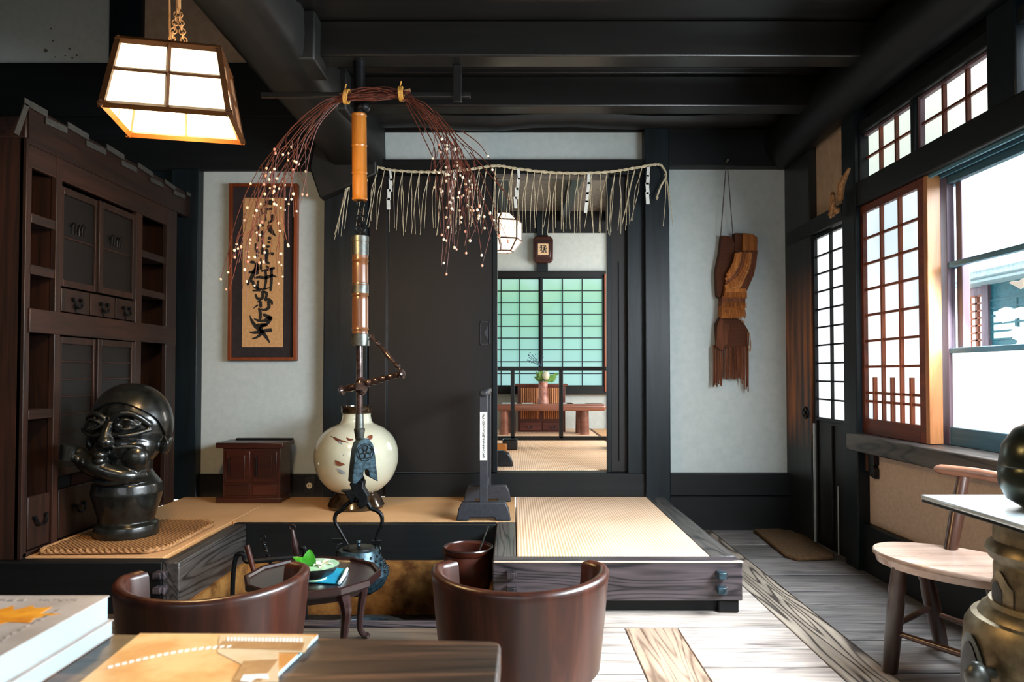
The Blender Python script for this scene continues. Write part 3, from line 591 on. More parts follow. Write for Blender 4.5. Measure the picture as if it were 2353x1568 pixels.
# glass sashes
def gsash(nm, X, u0, u1, label, stile=.05):
    t = thing(nm, (X, (u0+u1)/2, .73), label, 'glass window', kind='structure'); f = uv(X)
    s_ = MB(); f(s_, u0-stile, u0, .73, 1.944, -.018, .018); f(s_, u1, u1+.04, .73, 1.944, -.018, .018); obj('stile', s_, M['purple'], t, .003)
    r_ = MB(); f(r_, u1+.04, u0-stile, .73, .81, -.015, .015); f(r_, u1+.04, u0-stile, 1.90, 1.944, -.015, .015)
    for v in (1.15, 1.535): f(r_, u1+.04, u0-stile, v-.012, v+.012, -.014, .012)
    obj('rail', r_, M['bluegrey'], t, .002)
    p = MB(); f(p, u1+.04, u0-stile, .81, 1.138, .0, .003); obj('frosted_pane', p, M['frost'], t)
    for (v0, v1) in ((1.162, 1.523), (1.547, 1.90)):
        p = MB(); f(p, u1+.04, u0-stile, v0, v1, .0, .003); obj('pane', p, M['glass'], t)
gsash('window_2', 1.965, 3.26, 2.1, 'clear and frosted glass sash with view of the courtyard house')
gsash('window_3', 2.0, 3.86, 3.16, 'outer glass sash partly behind the paper lattice window')
gsash('window_4', 2.0, 2.08, 1.0, 'glass sash at the near end of the window wall')
gsash('window_5', 1.965, .98, -.15, 'last glass sash beside the viewer')
# high windows
for i, (a, b) in enumerate(((3.85, 3.36), (3.32, 2.79), (2.6, 2.05), (2.0, 1.45), (1.4, .85), (.8, .25))):
    t = thing('window_%d' % (6+i), (1.93, (a+b)/2, 2.075), ('high paper lattice window nearest the corner post', 'high paper lattice window over the glass sash', 'third high paper lattice window from the corner', 'fourth high paper lattice window from the corner', 'fifth high paper lattice window from the corner', 'sixth high paper lattice window from the corner')[i], 'high window', kind='structure')
    shoji(t, 1.905, a, b, 2.076, 2.336, 3, 2, .018, .007, M['purple'], M['redy'], M['ranma'])
sbox('trim_59', 1.85, 2.0, 2.62, 2.78, 2.07, 2.45, M['darkz'], 'short dark post between the high windows', 'post')
sbox('trim_60', 1.87, 2.0, 3.322, 3.358, 2.07, 2.34, M['darkz'], 'slim mullion between the high windows', 'post')
sbox('trim_61', 1.86, 2.0, 3.83, 3.9, 2.0, 2.45, M['darkz'], 'dark upright beside the high windows', 'post')
# straw knot on the post
k = MB(); c = Vector((1.80, 3.98, 1.99))
for j in range(5):
    a = j*1.2; pts = [c+Vector((-.02+.012*math.cos(a+q), .04*math.cos(q*1.2+a)*.8, .045*math.sin(q)+.012*j-.02)) for q in [i*.5 for i in range(11)]]
    k.tube(pts, .009, 6)
k.tube([c+Vector((.01, -.03, .02)), c+Vector((-.01, -.09, .09)), c+Vector((.02, -.12, .17))], [.016, .02, .008], 7)
k.sph(c+Vector((-.01, .03, -.045)), (.022, .026, .02), 10); k.sph(c+Vector((-.01, -.025, -.04)), (.02, .022, .02), 10)
obj('hanging_straw_knot', k, M['rope'], label='small knot of brown straw rope tied on the dark post', cat='straw knot')
c = aty(2000, 1045, 3.8)
t = thing('wall_peg', (1.885, 3.79, .50), 'notched brown wooden peg on the cream wall under the sill', 'wall peg')
m_ = MB(); m_.prism([(3.80, .64), (3.74, .64), (3.735, .575), (3.748, .565), (3.735, .548), (3.735, .50), (3.80, .515)], 'x', 1.872, 1.899); obj('dark_block', m_, M['cabdark'], t, .002)
obj('light_block', MB().box(1.878, 1.899, 3.80, 3.85, .53, .64), M['wedge'], t, .002)

# ================================================================ OUTSIDE
sbox('ground', 2.05, 26, -6, 30, -.25, -.15, M['gravel'], 'pale courtyard ground outside', 'ground', 0)
XB = 7.0
yo = lambda px: atx(px, 700, XB).y
zo = lambda px, py: atx(px, py, XB).z
house = thing('courtyard_house', (XB+.5, 8.5, -.15), 'wooden house across the courtyard with lattice windows under its eave', 'house')
Yl = yo(2222)
obj('wall', MB().box(XB+.05, XB+2.5, 4.0, Yl, -.15, 2.42), M['outwall'], house)
obj('eave', MB().box(XB-.7, XB+.1, 3.6, Yl+.0, zo(2222, 664), zo(2222, 650)).box(XB-.62, XB-.6, 3.6, Yl, zo(2222, 672), zo(2222, 666)), M['roofm'], house, .01)
rf = MB(); rf.prism([(XB-.75, 2.47), (XB+1.6, 3.0), (XB+3.8, 2.47), (XB+3.8, 2.43), (XB-.75, 2.43)], 'y', 3.6, Yl)
obj('roof', rf, M['outwall'], house)
obj('dark_eave_beam', MB().box(XB+.0, XB+.06, 4.0, yo(2263), 1.95, 2.4), M['teal'], house)
obj('upper_board', MB().box(XB+.02, XB+.06, yo(2263), Yl, zo(2250, 678), zo(2250, 660)), M['purple'], house)
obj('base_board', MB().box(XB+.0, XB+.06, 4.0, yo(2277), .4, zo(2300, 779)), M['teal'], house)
obj('post', MB().box(XB-.05, XB+.08, yo(2278), yo(2263), -.1, 2.4), M['purple'], house)
w_ = MB(); f = uv(XB); a, b = yo(2262), yo(2224)
z0, z1 = zo(2240, 850), zo(2240, 682)
for i in range(3): u = a+(b-a)*i/2; f(w_, u-.025, u+.025, z0, z1, .0, .05)
for i in range(11): v = z0+(z1-z0)*i/10; f(w_, a, b, v-.012, v+.012, .0, .04)
obj('lattice', w_, M['red'], house)
obj('lattice_paper', f(MB(), a, b, z0, z1, .042, .046), M['outpaper'], house)
a, b = 4.0, yo(2277); z0, z1 = zo(2300, 779), zo(2300, 688)
obj('teal_paper', f(MB(), a, b, z0, z1, .02, .03), M['tealpaper'], house)
w_ = MB(); nn = 12
for i in range(nn): u = b-(b-a)*i/nn; f(w_, u-.02, u+.02, z0, z1, -.02, .02)
for i in range(6): v = z0+(z1-z0)*i/5; f(w_, a, b, v-.012, v+.012, -.015, .02)
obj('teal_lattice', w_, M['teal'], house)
# pale, faintly emissive leaf shapes on the glass
dec = [[(0, .6), (.2, .8), (.5, .75), (.7, 1), (1, .9), (1, .2), (.8, .3), (.6, .05), (.35, .3)], [(0, .45), (.1, .8), (.3, .95), (.5, .8), (.75, .95), (1, .85), (1, .3), (.7, .35), (.45, .2), (.2, .0), (.22, .25), (.05, .3)], [(0, .55), (.3, .68), (.5, .8), (.5, 1), (.75, .9), (1, .85), (1, .0), (.6, .05), (.65, .3), (.5, .4), (.55, .5)]]
for i, ((x0, x1, y0, y1), d) in enumerate(zip(((2316, 2362, 640, 666), (2286, 2362, 704, 742), (2282, 2366, 750, 797)), dec)):
    m_ = MB(); pl = []
    for (u, v) in d:
        q = atx(x0+(x1-x0)*u, y1+(y0-y1)*v, 1.955); pl.append((q.y, q.z))
    m_.prism(pl, 'x', 1.9575, 1.9595)
    obj('window_leaf_shape', m_, M['leafshape'], label=('small pale leaf shaped sticker high on the window glass', 'long pale ragged sticker in the middle of the window glass', 'largest pale pointed sticker low on the window glass')[i], cat='mark', group='pale marks on the window glass')

# ================================================================ BACK ROOM
BF = bz(1084)
BY = 8.6
by = lambda px, py, Y: aty(px, py, Y)
t0 = MB()
zf = BF+.0
seams = [D+.1, 5.62, 6.45, 7.3, 8.1, BY]
for a, b in zip(seams, seams[1:]):
    m_ = MB().box(-1.5, .9, a+.004, b-.004, zf-.05, zf); obj('floor_tatami', m_, M['tatami'], bevel=.003, label='tatami floor strip in the back room, %s' % {0: 'at the threshold', 1: 'second from the threshold', 2: 'under the black rail', 3: 'under the low table', 4: 'in front of the slatted chest'}[seams.index(a)], cat='tatami floor', **S)
    m_ = MB().box(.93, 2.6, a+.004, b-.004, zf-.05, zf); obj('floor_tatami', m_, M['tatami2'], bevel=.003, label='tatami floor strip by the back room side wall, %s' % {0: 'nearest', 1: 'second', 2: 'third', 3: 'fourth', 4: 'last'}[seams.index(a)], cat='tatami floor', **S)
sbox('floor_seam', .9, .93, D+.1, BY, zf-.05, zf+.001, M['tatborder'], 'dark cloth border between the back room tatami', 'tatami border', 0)
fy = BY
fx = lambda p: aty(p, 800, fy).x
fz = lambda p: aty(CX, p, fy).z
sbox('wall_back_room', -1.6, 2.7, fy, fy+.1, zf-.1, fz(902), M['plaster'], 'low plaster wall under the far windows', 'wall', 0)
sbox('wall_back_room', -1.6, 2.7, fy, fy+.1, fz(630), fz(530), M['plaster'], 'plaster strip above the far windows', 'wall', 0)
sbox('trim_70', -1.6, 2.7, fy-.05, fy+.1, fz(640), fz(624), M['darkx'], 'dark rail above the far green lit windows', 'lintel')
sbox('trim_71', -1.6, 2.7, fy-.08, fy+.1, fz(906), fz(887), M['darkx'], 'dark sill beam under the far green lit windows', 'window sill')
sbox('trim_72', -1.6, 2.7, fy-.04, fy+.1, fz(536), fz(455), M['darkx'], 'dark broad beam high in the back room', 'beam')
sbox('trim_73', fx(1233), fx(1259), fy-.06, fy+.05, fz(626), fz(440), M['darkz'], 'short dark post behind the framed plaque', 'post')
sbox('trim_74', fx(1396), fx(1520), fy-.05, fy+.1, zf, fz(440), M['plaster'], 'plaster at the side of the far windows', 'wall')
sbox('wall_back_room_side', 2.6, 2.7, D+.1, fy+.1, zf-.1, 3.2, M['plaster'], 'side wall of the back room', 'wall', 0)
sbox('wall_back_room_left', -1.6, -1.5, D+.1, fy+.1, zf-.1, 3.2, M['plaster'], 'left wall of the back room', 'wall', 0)
sbox('ceiling_back_room', -1.6, 2.7, D+.1, fy+.1, 2.99, 3.05, M['cord'], 'grey brown board ceiling of the back room', 'ceiling', 0)
for i, xx in enumerate((-.6, -.15, .55, 1.1)):
    sbox('trim_%d' % (75+i), xx, xx+.1, D+.12, fy-.06, 2.86, 2.985, M['darky'], ('first', 'second', 'third', 'fourth')[i]+' dark ceiling beam of the back room', 'beam')
sbox('trim_79', -1.5, 2.6, 6.3, 6.42, 2.82, 2.98, M['darkx'], 'cross beam of the back room ceiling', 'beam')
def shoji_y(root, Y, x0, x1, z0, z1, cols, rows, fw, lw, fm, lm, pm):
    fr = MB(); fr.box(x0, x0+fw, Y-.02, Y+.02, z0, z1).box(x1-fw, x1, Y-.02, Y+.02, z0, z1).box(x0+fw, x1-fw, Y-.02, Y+.02, z1-fw*.5, z1).box(x0+fw, x1-fw, Y-.02, Y+.02, z0, z0+fw*.4)
    obj('sash_frame', fr, fm, root, .002)
    la = MB(); a, b, c, d = x0+fw, x1-fw, z0+fw*.4, z1-fw*.5
    for i in range(1, cols): u = a+(b-a)*i/cols; la.box(u-lw, u+lw, Y-.014, Y+.004, c, d)
    for i in range(1, rows): v = c+(d-c)*i/rows; la.box(a, b, Y-.01, Y+.004, v-lw, v+lw)
    obj('lattice', la, lm, root); obj('paper', MB().box(a, b, Y+.006, Y+.008, c, d), pm, root)
for i, (p0, p1, cc) in enumerate(((1060, 1243, 4), (1241, 1388, 3))):
    t = thing('window_%d' % (15+i), ((fx(p0)+fx(p1))/2, fy-.03, fz(888)), ('green lit paper lattice window left of the plaque post', 'green lit paper lattice window below and right of the plaque')[i].replace('left of', 'mostly hidden beside').replace(' and right of', ''), 'lattice window', kind='structure')
    shoji_y(t, fy-.02-.03*i, fx(p0), fx(p1), fz(888), fz(640), cc, 9, .03, .006, M['darkz'], M['darkz'], M['farpaper'])
t = thing('window_17', (fx(1392), fy-.1, fz(900)), 'reddish sliding window frame edge at the end of the far windows', 'window frame', kind='structure')
obj('sash_frame', MB().box(fx(1387), fx(1394), fy-.1, fy-.06, fz(900), fz(632)), M['red'], t, .002)
obj('paper', MB().box(fx(1394), fx(1400), fy-.08, fy-.076, fz(900), fz(632)), M['shojiw'], t)
# framed plaque
pc = aty(1248, 574, fy-.12)
t = thing('framed_plaque', (pc.x, fy-.1, pc.z-.17), 'small dark red framed plaque with inked character on the far post', 'plaque')
fw, fh = 23.5, 31
k_ = (fy-.12)/F
def pq(u, v): return (pc.x+u*k_, pc.z+v*k_)
o_ = MB(); o_.prism([pq(-17, 31), pq(17, 31), pq(23, 24), pq(23, -24), pq(17, -30), pq(-17, -30), pq(-23, -24), pq(-23, 24)], 'y', fy-.13, fy-.065); obj('outer_frame', o_, M['chest'], t, .012)
o_ = MB(); o_.box(pq(-17, 0)[0], pq(17, 0)[0], fy-.142, fy-.13, pq(0, -19)[1], pq(0, 19)[1]); obj('inner_frame', o_, M['tray'], t, .006)
o_ = MB(); o_.box(pq(-12, 0)[0], pq(12, 0)[0], fy-.146, fy-.142, pq(0, -13)[1], pq(0, 13)[1]); obj('paper_face', o_, M['magl'], t)
def ribbon(mb, pts, Y, dy=.0012, n=6):
    """flat brush stroke in the XZ plane: pts (x,z,width)"""
    P = bez([(a, 0, b) for a, b, c in pts], n) if len(pts) > 2 else [Vector((pts[0][0], 0, pts[0][1]))+(Vector((pts[1][0], 0, pts[1][1]))-Vector((pts[0][0], 0, pts[0][1])))*i/n for i in range(n+1)]
    L = len(P); ws = []
    for i in range(L):
        q = i/(L-1)*(len(pts)-1); j = min(int(q), len(pts)-2); w = pts[j][2]+(pts[j+1][2]-pts[j][2])*(q-j); ws.append(w*.5)
    left, right = [], []
    for i, p in enumerate(P):
        tg = (P[min(i+1, L-1)]-P[max(i-1, 0)]).normalized(); nn_ = Vector((-tg.z, 0, tg.x)); w = ws[i]*(1+.12*math.sin(i*2.7)); left.append(p+nn_*w); right.append(p-nn_*w)
    t0_, t1_ = (P[0]-P[1]).normalized(), (P[-1]-P[-2]).normalized()
    vs = [P[0]+t0_*ws[0]*.7]; 
    for a, b in zip(left, right): vs += [a, b]
    vs.append(P[-1]+t1_*ws[-1]*.7)
    vs = [Vector((v.x, Y, v.z)) for v in vs]; fs = [(0, 1, 2)]+[(1+2*i, 3+2*i, 4+2*i, 2+2*i) for i in range(L-1)]+[(len(vs)-1, len(vs)-2, len(vs)-3)]
    mb.add(vs, fs)
o_ = MB()
for st_ in ([(-7, 7, 1.5), (-3, 9, 2), (-5, 4, 1.5)], [(-8, 3, 1.5), (-3, 4, 2), (-6, -2, 1.5), (-8, -4, 1)], [(-4, 0, 1.6), (-2, -6, 2), (-5, -8, 1.2)], [(0, 8, 2), (3, 9, 2), (6, 8, 1.6), (4, 4, 1.6)], [(0, 5, 1.5), (7, 5, 1.5)], [(1, 3, 1.6), (5, 1, 2), (8, 3, 1.5)], [(0, 0, 1.5), (4, -1, 2), (7, -2, 1.5)], [(3, 7, 1.6), (2, 0, 2), (1, -8, 1.5)], [(4, -3, 2), (7, -7, 1.6), (3, -8, 1.4)]):
    ribbon(o_, [(*pq(a, b), c*k_) for a, b, c in st_], fy-.147)
obj('inked_character', o_, M['ink'], t)
# hexagonal hanging lamp
hc = aty(1158, 535, 6.5); hk_ = 6.5/F
t = thing('hanging_lantern', (hc.x, 6.5, hc.z-45*hk_), 'lit hexagonal paper lantern hanging in the back room doorway', 'lantern')
def hexring(r, z, n=6): return [Vector((hc.x+r*hk_*math.cos(a), 6.5+r*hk_*math.sin(a), hc.z+z*hk_)) for a in [2*PI*j/n+.25 for j in range(n)]]
rings = [hexring(18, 44), hexring(42, 24), hexring(42, -18), hexring(22, -44)]
obj('lamp_shade', MB().loft(rings), M['hexp'], t, sm=5)
fr = MB()
for a in rings:
    for i in range(6): fr.cyl(a[i], a[(i+1) % 6], .008, n=6)
for a, b in zip(rings, rings[1:]):
    for i in range(6): fr.cyl(a[i], b[i], .008, n=6)
obj('lamp_frame', fr, M['stool'], t)
obj('hanging_cord', MB().cyl((hc.x, 6.5, hc.z+44*hk_), (hc.x, 6.5, 2.82), .004, n=6), M['cord'], t)
# black railing screen
yr = 6.35; kr = yr/F
a = aty(1150, 848, yr); b = aty(1440, 848, yr)
t = thing('black_rail_screen', (aty(1290, 1010, yr).x, yr, zf), 'black lacquered rail screen standing across the back room', 'rail screen')
z_t, z_b = aty(1200, 847.5, yr).z, aty(1200, 1007.5, yr).z
obj('top_rail', MB().box(aty(1120, 848, yr).x, b.x, yr-.02, yr+.02, z_t-4.5*kr, z_t+4.5*kr), M['lacq'], t, .003)
obj('bottom_rail', MB().box(aty(1120, 848, yr).x, b.x, yr-.02, yr+.02, z_b-4.5*kr, z_b+4.5*kr), M['lacq'], t, .003)
for p in (1178, 1289, 1420):
    x = aty(p, 900, yr).x; obj('post', MB().box(x-4.6*kr, x+4.6*kr, yr-.02, yr+.02, z_b, z_t-.01), M['lacq'], t, .002)
for p in (1172, 1425):
    x = aty(p, 900, yr).x; obj('foot', MB().box(x-17*kr, x+17*kr, yr-.16, yr+.12, zf, zf+24*kr), M['lacq'], t, .012)
# rounded black foot and box just behind the door
q = aty(1140, 1080, 5.15); m_ = MB()
m_.prism([(q.x-.15, zf), (q.x+.125, zf), (q.x+.11, zf+.06), (q.x+.09, zf+.095), (q.x+.05, zf+.11), (q.x-.15, zf+.11)], 'y', 5.1, 5.18)
obj('stand_foot', m_, M['lacq'], bevel=.01, label='rounded black wooden stand foot just inside the back room doorway', cat='stand')
q = aty(1156, 1028, 6.1)
obj('lacquer_box', MB().box(q.x-.1, q.x+.03, 6.1, 6.2, zf, zf+.06), M['bamboo'], bevel=.008, label='small orange striped box on the back room tatami by the screen foot', cat='box')
# low table
ty = 7.7
a, b = aty(1100, 933, ty), aty(1394, 933, ty)
t = thing('low_table', ((a.x+b.x)/2, ty+.4, zf), 'low polished red brown table holding a flower vase in the back room', 'low table')
zt = aty(1200, 929, ty).z
obj('table_top', MB().box(a.x, b.x, ty, ty+.36, zt-.075, zt), M['lowt'], t, .03)
for p, y in ((1158, ty+.08), (1343, ty+.08), (1336, ty+.28), (1175, ty+.28)):
    x = aty(p, 950, ty+.1).x; obj('leg', MB().cyl((x, y, zf), (x, y, zt-.07), .05, .045, 16), M['lowt'], t)
for i, (p, r_) in enumerate(((1170, .08), (1212, .06), (1300, .07), (1322, .1))):
    x = aty(p, 930, ty+.18).x; obj('paper_sheet', MB().box(x-r_, x+r_, ty+.1, ty+.28, zt+.001, zt+.004), M['whitecloth'], label='white paper sheet on the low table, '+('at its hidden end', 'beside the vase foot', 'behind the rail post', 'towards the window side')[i], cat='paper', group='paper sheets on the low table')
# flower vase
vc = aty(1248, 929, ty+.18); kv = (ty+.18)/F
t = thing('flower_vase', (vc.x, vc.y, zt), 'mottled red cylinder vase with green leaves and pale blooms on the low table', 'vase')
obj('vase_body', MB().lathe([(.0, 0), (13*kv, 0), (11.5*kv, 10*kv), (10.5*kv, 30*kv), (10.5*kv, 50*kv), (8.5*kv, 50*kv), (8.5*kv, 40*kv), (0, 40*kv)], (vc.x, vc.y, zt+.001), 24), M['cyl_red'], t)
m_ = MB()
for i in range(46):
    a, e = R(0, 2*PI), R(-.1, 1.2); L = R(10, 26)*kv; d = Vector((math.cos(a)*math.cos(e), math.sin(a)*math.cos(e)*.6, abs(math.sin(e))+.2)); p = Vector((vc.x-2*kv, vc.y, zt+52*kv)); q = p+d*L
    w = Vector((-d.z, 0, d.x)).normalized()*L*.22; mid = (p+q)/2
    m_.add([p, mid+w, q, mid-w], [(0, 1, 2, 3)])
for (ex, ez) in ((32, 60), (38, 70), (26, 66), (30, 54)):
    p = Vector((vc.x, vc.y, zt+50*kv)); q = Vector((vc.x+ex*kv, vc.y-.02, zt+ez*kv)); w = Vector((0, 0, 1))*5*kv; m_.add([p, (p+q*2)/3+w, q, (p+q*2)/3-w], [(0, 1, 2, 3)])
obj('foliage', m_, M['leafd'], t)
obj('pale_bloom', MB().sph((vc.x+6*kv, vc.y-.03, zt+64*kv), (9*kv, 7*kv, 11*kv), 12), M['vase'], t)
m_ = MB()
for i in range(22):
    q = Vector((vc.x+R(-38, 2)*kv, vc.y+R(-.03, .03), zt+R(88, 118)*kv)); 
    m_.sph(q, R(.8, 1.6)*kv, 6)
    if i % 2 == 0: m_.tube([(vc.x, vc.y, zt+52*kv), (vc.x-4*kv, vc.y, zt+85*kv), q], .0025, 4)
obj('bud_stems', m_, M['flowerb'], t)
# slatted chest
a, b = aty(1190, 985, 8.1), aty(1299, 985, 8.1); cyy = 8.1; zt2 = aty(1240, 883, cyy).z; zb2 = zf
t = thing('slatted_chest', ((a.x+b.x)/2, cyy+.17, zf), 'red brown chest with bamboo slat doors and drawers behind the low table', 'chest')
obj('carcass', MB().box(a.x, b.x, cyy, cyy+.35, zb2, zt2-.02), M['tansu'], t, .004)
obj('top', MB().box(a.x-.03, b.x+.03, cyy-.02, cyy+.37, zt2-.02, zt2), M['tansu'], t, .004)
wd = (b.x-a.x)
for i in range(2):
    for (q0, q1) in ((930, 892), (963, 938)):
        x0 = a.x+.03+i*(wd/2-.01); m_ = MB(); z0, z1 = aty(1240, q0, cyy).z, aty(1240, q1, cyy).z; nb = 9
        for j in range(nb): u = x0+(wd/2-.06)*(j+.5)/nb; m_.cyl((u, cyy-.006, z0), (u, cyy-.006, z1), .009, n=8)
        d_ = obj('slat_door', m_, M['bambooslat'], t)
    z0, z1 = zf+.02, zf+.11; x0 = a.x+.02+i*(wd/2-.01)
    d_ = obj('drawer', MB().box(x0, x0+wd/2-.03, cyy-.012, cyy, z0, z1), M['tansu'], t, .003)
    xm = x0+wd/4-.015; m_ = MB().torus((xm, cyy-.03, z0+.055), .028, .004, n=12, a0=PI, a1=2*PI); obj('handle', m_, M['ironb'], d_)

# ================================================================ CABINET (left wall)
XL = -2.18
Y0, Y1 = 3.2, 4.62
ZT = 2.1
cab = thing('built_in_cabinet', (XL-.2, (Y0+Y1)/2, PZ), 'tall dark brown cabinet with open shelves, panelled sliding doors and drawers', 'cabinet')
yl = lambda px: yx(px, XL)
zl = lambda px, py: atx(px, py, XL).z
Ya, Yb, Yc, Yd = yl(54), yl(122), yl(152), yl(310)   # shelf column, stile, doors
c_ = MB(); c_.box(XL-.42, XL, Y0-.02, Y0+.0+.035, PZ, ZT).box(XL-.42, XL-.4, Y0, Y1, PZ, ZT).box(XL-.42, XL, Y1-.03, Y1, PZ, ZT).box(XL-.42, XL, Y0, Y1, PZ, PZ+.02).box(XL-.42, XL, Y0, Y1, ZT-.02, ZT)
obj('carcass', c_, M['cab'], cab, .003)
zr = [zl(85, 745), zl(85, 770)]
Yd2 = yl(322); Ye = yl(380)
m_ = MB()
def st_y(m, y0, y1, z0, z1, d=.02): m.box(XL-.02, XL+d, y0, y1, z0, z1)
st_y(m_, Y0-.02, yl(54)+.0, PZ, ZT, .012)
st_y(m_, yl(121), yl(134), PZ, ZT, .008)
st_y(m_, yl(308), yl(322), PZ+.3, ZT-.12, .006)
st_y(m_, yl(378), Y1, PZ, ZT, .008)
obj('stile', m_, M['cab'], cab, .003)
m_ = MB()
st_y(m_, Y0, Y1, ZT-.12, ZT, .004); zm = zl(120, 742)
obj('cross_rail', m_, M['cabh'], cab, .003)
m_ = MB(); st_y(m_, Y0+.02, Y1, zm-.055, zm+.055, .01); obj('cross_rail', m_, M['cabh'], cab, .003)
# open shelves
for (z, th) in ((zl(90, 507), .022), (zl(90, 623), .022), (zl(90, 952), .022)):
    obj('shelf', MB().box(XL-.38, XL+.004, Y0+.03, yl(121), z-th, z+th), M['cabh'], cab, .002)
for (z, th) in ((zl(350, 590), .02), (zl(350, 676), .02)):
    obj('shelf', MB().box(XL-.38, XL+.002, yl(322), yl(378), z-th, z+th), M['cabh'], cab, .002)
obj('divider', MB().box(XL-.38, XL-.02, yl(122), yl(126), PZ+.02, ZT-.1).box(XL-.38, XL-.02, yl(318), yl(322), PZ+.02, ZT-.1), M['cab'], cab)
# sliding doors upper
def pdoor(y0, y1, z0, z1, d, strips, mat):
    dd = obj('door', MB().box(XL-.02+d, XL-.008+d, y0, y1, z0, z1), mat, cab)
    fr = MB(); w = .035
    fr.box(XL-.008+d, XL+.004+d, y0, y0+w, z0, z1).box(XL-.008+d, XL+.004+d, y1-w, y1, z0, z1).box(XL-.008+d, XL+.004+d, y0+w, y1-w, z1-w, z1).box(XL-.008+d, XL+.004+d, y0+w, y1-w, z0, z0+w)
    for i in range(strips): z = z0+w+(z1-z0-2*w)*(i+1)/(strips+1); fr.box(XL-.008+d, XL-.003+d, y0+w, y1-w, z-.005, z+.005)
    obj('door_frame', fr, M['cab'], dd, .002); return dd
ym = (yl(136)+yl(308))/2; ymid = yl(228)
zu0, zu1 = zl(200, 668), ZT-.14
d1 = pdoor(yl(136), ymid, zu0, zu1, -.012, 1, M['cabdark']); d2 = pdoor(ymid-.02, yl(308), zu0, zu1, .002, 1, M['cabdark'])
for dd, yc_, dx in ((d1, yl(180), -.012), (d2, yl(262), .002)):
    m_ = MB(); zc = zl(180, 525) 
    for j in range(5):
        y = yc_-.05+j*.025; m_.tube([(XL-.004+dx, y, zc+.03*math.sin(j*2)), (XL+.002+dx, y+.01, zc+.02), (XL-.004+dx, y+.018, zc-.03)], .004, 5)
    obj('carved_openwork', m_, M['iron'], dd)
zq0, zq1 = zl(140, 1095), zm-.06
d1 = pdoor(yl(136), yl(228), zq0, zq1, -.012, 6, M['cabdark']); d2 = pdoor(yl(228)-.02, yl(308), zq0, zq1, .002, 6, M['cabdark'])
# drawers
yy = [yl(136), yl(204), yl(262), yl(308)]
for a, b in zip(yy, yy[1:]):
    z0, z1 = zm+.06, zu0-.01
    dr = obj('drawer', MB().box(XL-.02, XL+.004, a+.006, b-.006, z0, z1), M['cab'], cab, .003)
    m_ = MB(); yc_ = (a+b)/2; zc = z0+(z1-z0)*.4
    m_.cyl((XL+.004, yc_-.03, zc+.02), (XL+.02, yc_-.03, zc+.02), .01, n=8).cyl((XL+.004, yc_+.03, zc+.02), (XL+.02, yc_+.03, zc+.02), .01, n=8)
    m_.tube(bez([(XL+.016, yc_-.03, zc+.02), (XL+.022, yc_-.02, zc-.012), (XL+.024, yc_, zc-.02), (XL+.022, yc_+.02, zc-.012), (XL+.016, yc_+.03, zc+.02)], 4), .006, 6)
    m_.prism([(yc_-.022, zc-.01), (yc_, zc-.045), (yc_+.022, zc-.01), (yc_, zc+.005)], 'x', XL+.004, XL+.008)
    obj('handle', m_, M['iron'], dr)
for a, b in ((Y0+.03, yl(119)), (yl(136), yl(228)), (yl(228), yl(308))):
    z0, z1 = PZ+.03, zl(140, 1110)-.03
    dr = obj('drawer', MB().box(XL-.02, XL+.004, a+.006, b-.006, z0, z1), M['cab'], cab, .003)
    m_ = MB(); yc_ = (a+b)/2; zc = (z0+z1)/2
    m_.cyl((XL+.004, yc_-.04, zc+.02), (XL+.018, yc_-.04, zc+.02), .009, n=8).cyl((XL+.004, yc_+.04, zc+.02), (XL+.018, yc_+.04, zc+.02), .009, n=8)
    m_.tube(bez([(XL+.016, yc_-.04, zc+.02), (XL+.022, yc_-.025, zc-.01), (XL+.024, yc_, zc-.016), (XL+.022, yc_+.025, zc-.01), (XL+.016, yc_+.04, zc+.02)], 4), .006, 6); obj('handle', m_, M['iron'], dr)
obj('cornice', MB().box(XL-.42, XL+.006, Y0-.02, Y1, ZT, ZT+.1), M['cabh'], cab, .006)
obj('back_panel', MB().box(XL-.4, XL-.39, Y0, Y1, PZ, ZT), M['cabdark'], cab)
# stepped pale paper border along the top
GR = plain('grey_paper_border', '#2e2e2b', '#3a3a37', .8, bump=.05)
pts = [(57, 232), (110, 262), (106, 277), (155, 300), (157, 287), (205, 316), (200, 329), (244, 350), (246, 337), (286, 362), (281, 374), (315, 391), (318, 379), (352, 402), (347, 413), (375, 426), (380, 417), (404, 434), (400, 442), (426, 453), (430, 444), (455, 458)]
m_ = MB()
for i in range(0, len(pts)-1, 2):
    (a0, b0), (a1, b1) = pts[i], pts[i+1]; th = 13-7*i/22
    q = [atx(a0, b0-th*.6, XL+.02), atx(a1, b1-th*.6, XL+.02), atx(a1, b1+th*.6, XL+.02), atx(a0, b0+th*.6, XL+.02)]
    m_.prism([(p.y, p.z) for p in q], 'x', XL+.016, XL+.02)
q = [atx(58, 236, XL+.02), atx(68, 244, XL+.02), atx(44, 312, XL+.02), atx(33, 305, XL+.02)]
m_.prism([(p.y, p.z) for p in q], 'x', XL+.016, XL+.02)
obj('stepped_border', m_, GR, cab)
bb = MB(); 
obj('top_panel', bb.prism([(p.y, p.z) for p in (atx(60, 240, XL), atx(455, 460, XL), atx(430, 500, XL), atx(60, 330, XL))], 'x', XL-.02, XL+.012), M['cabh'], cab)
sbox('wall_side', -3.88, XL-.42, Y0+.02, Y0+.08, 0, 2.35, M['cab'], 'dark brown wood wall beside the cabinet', 'wall', 0)

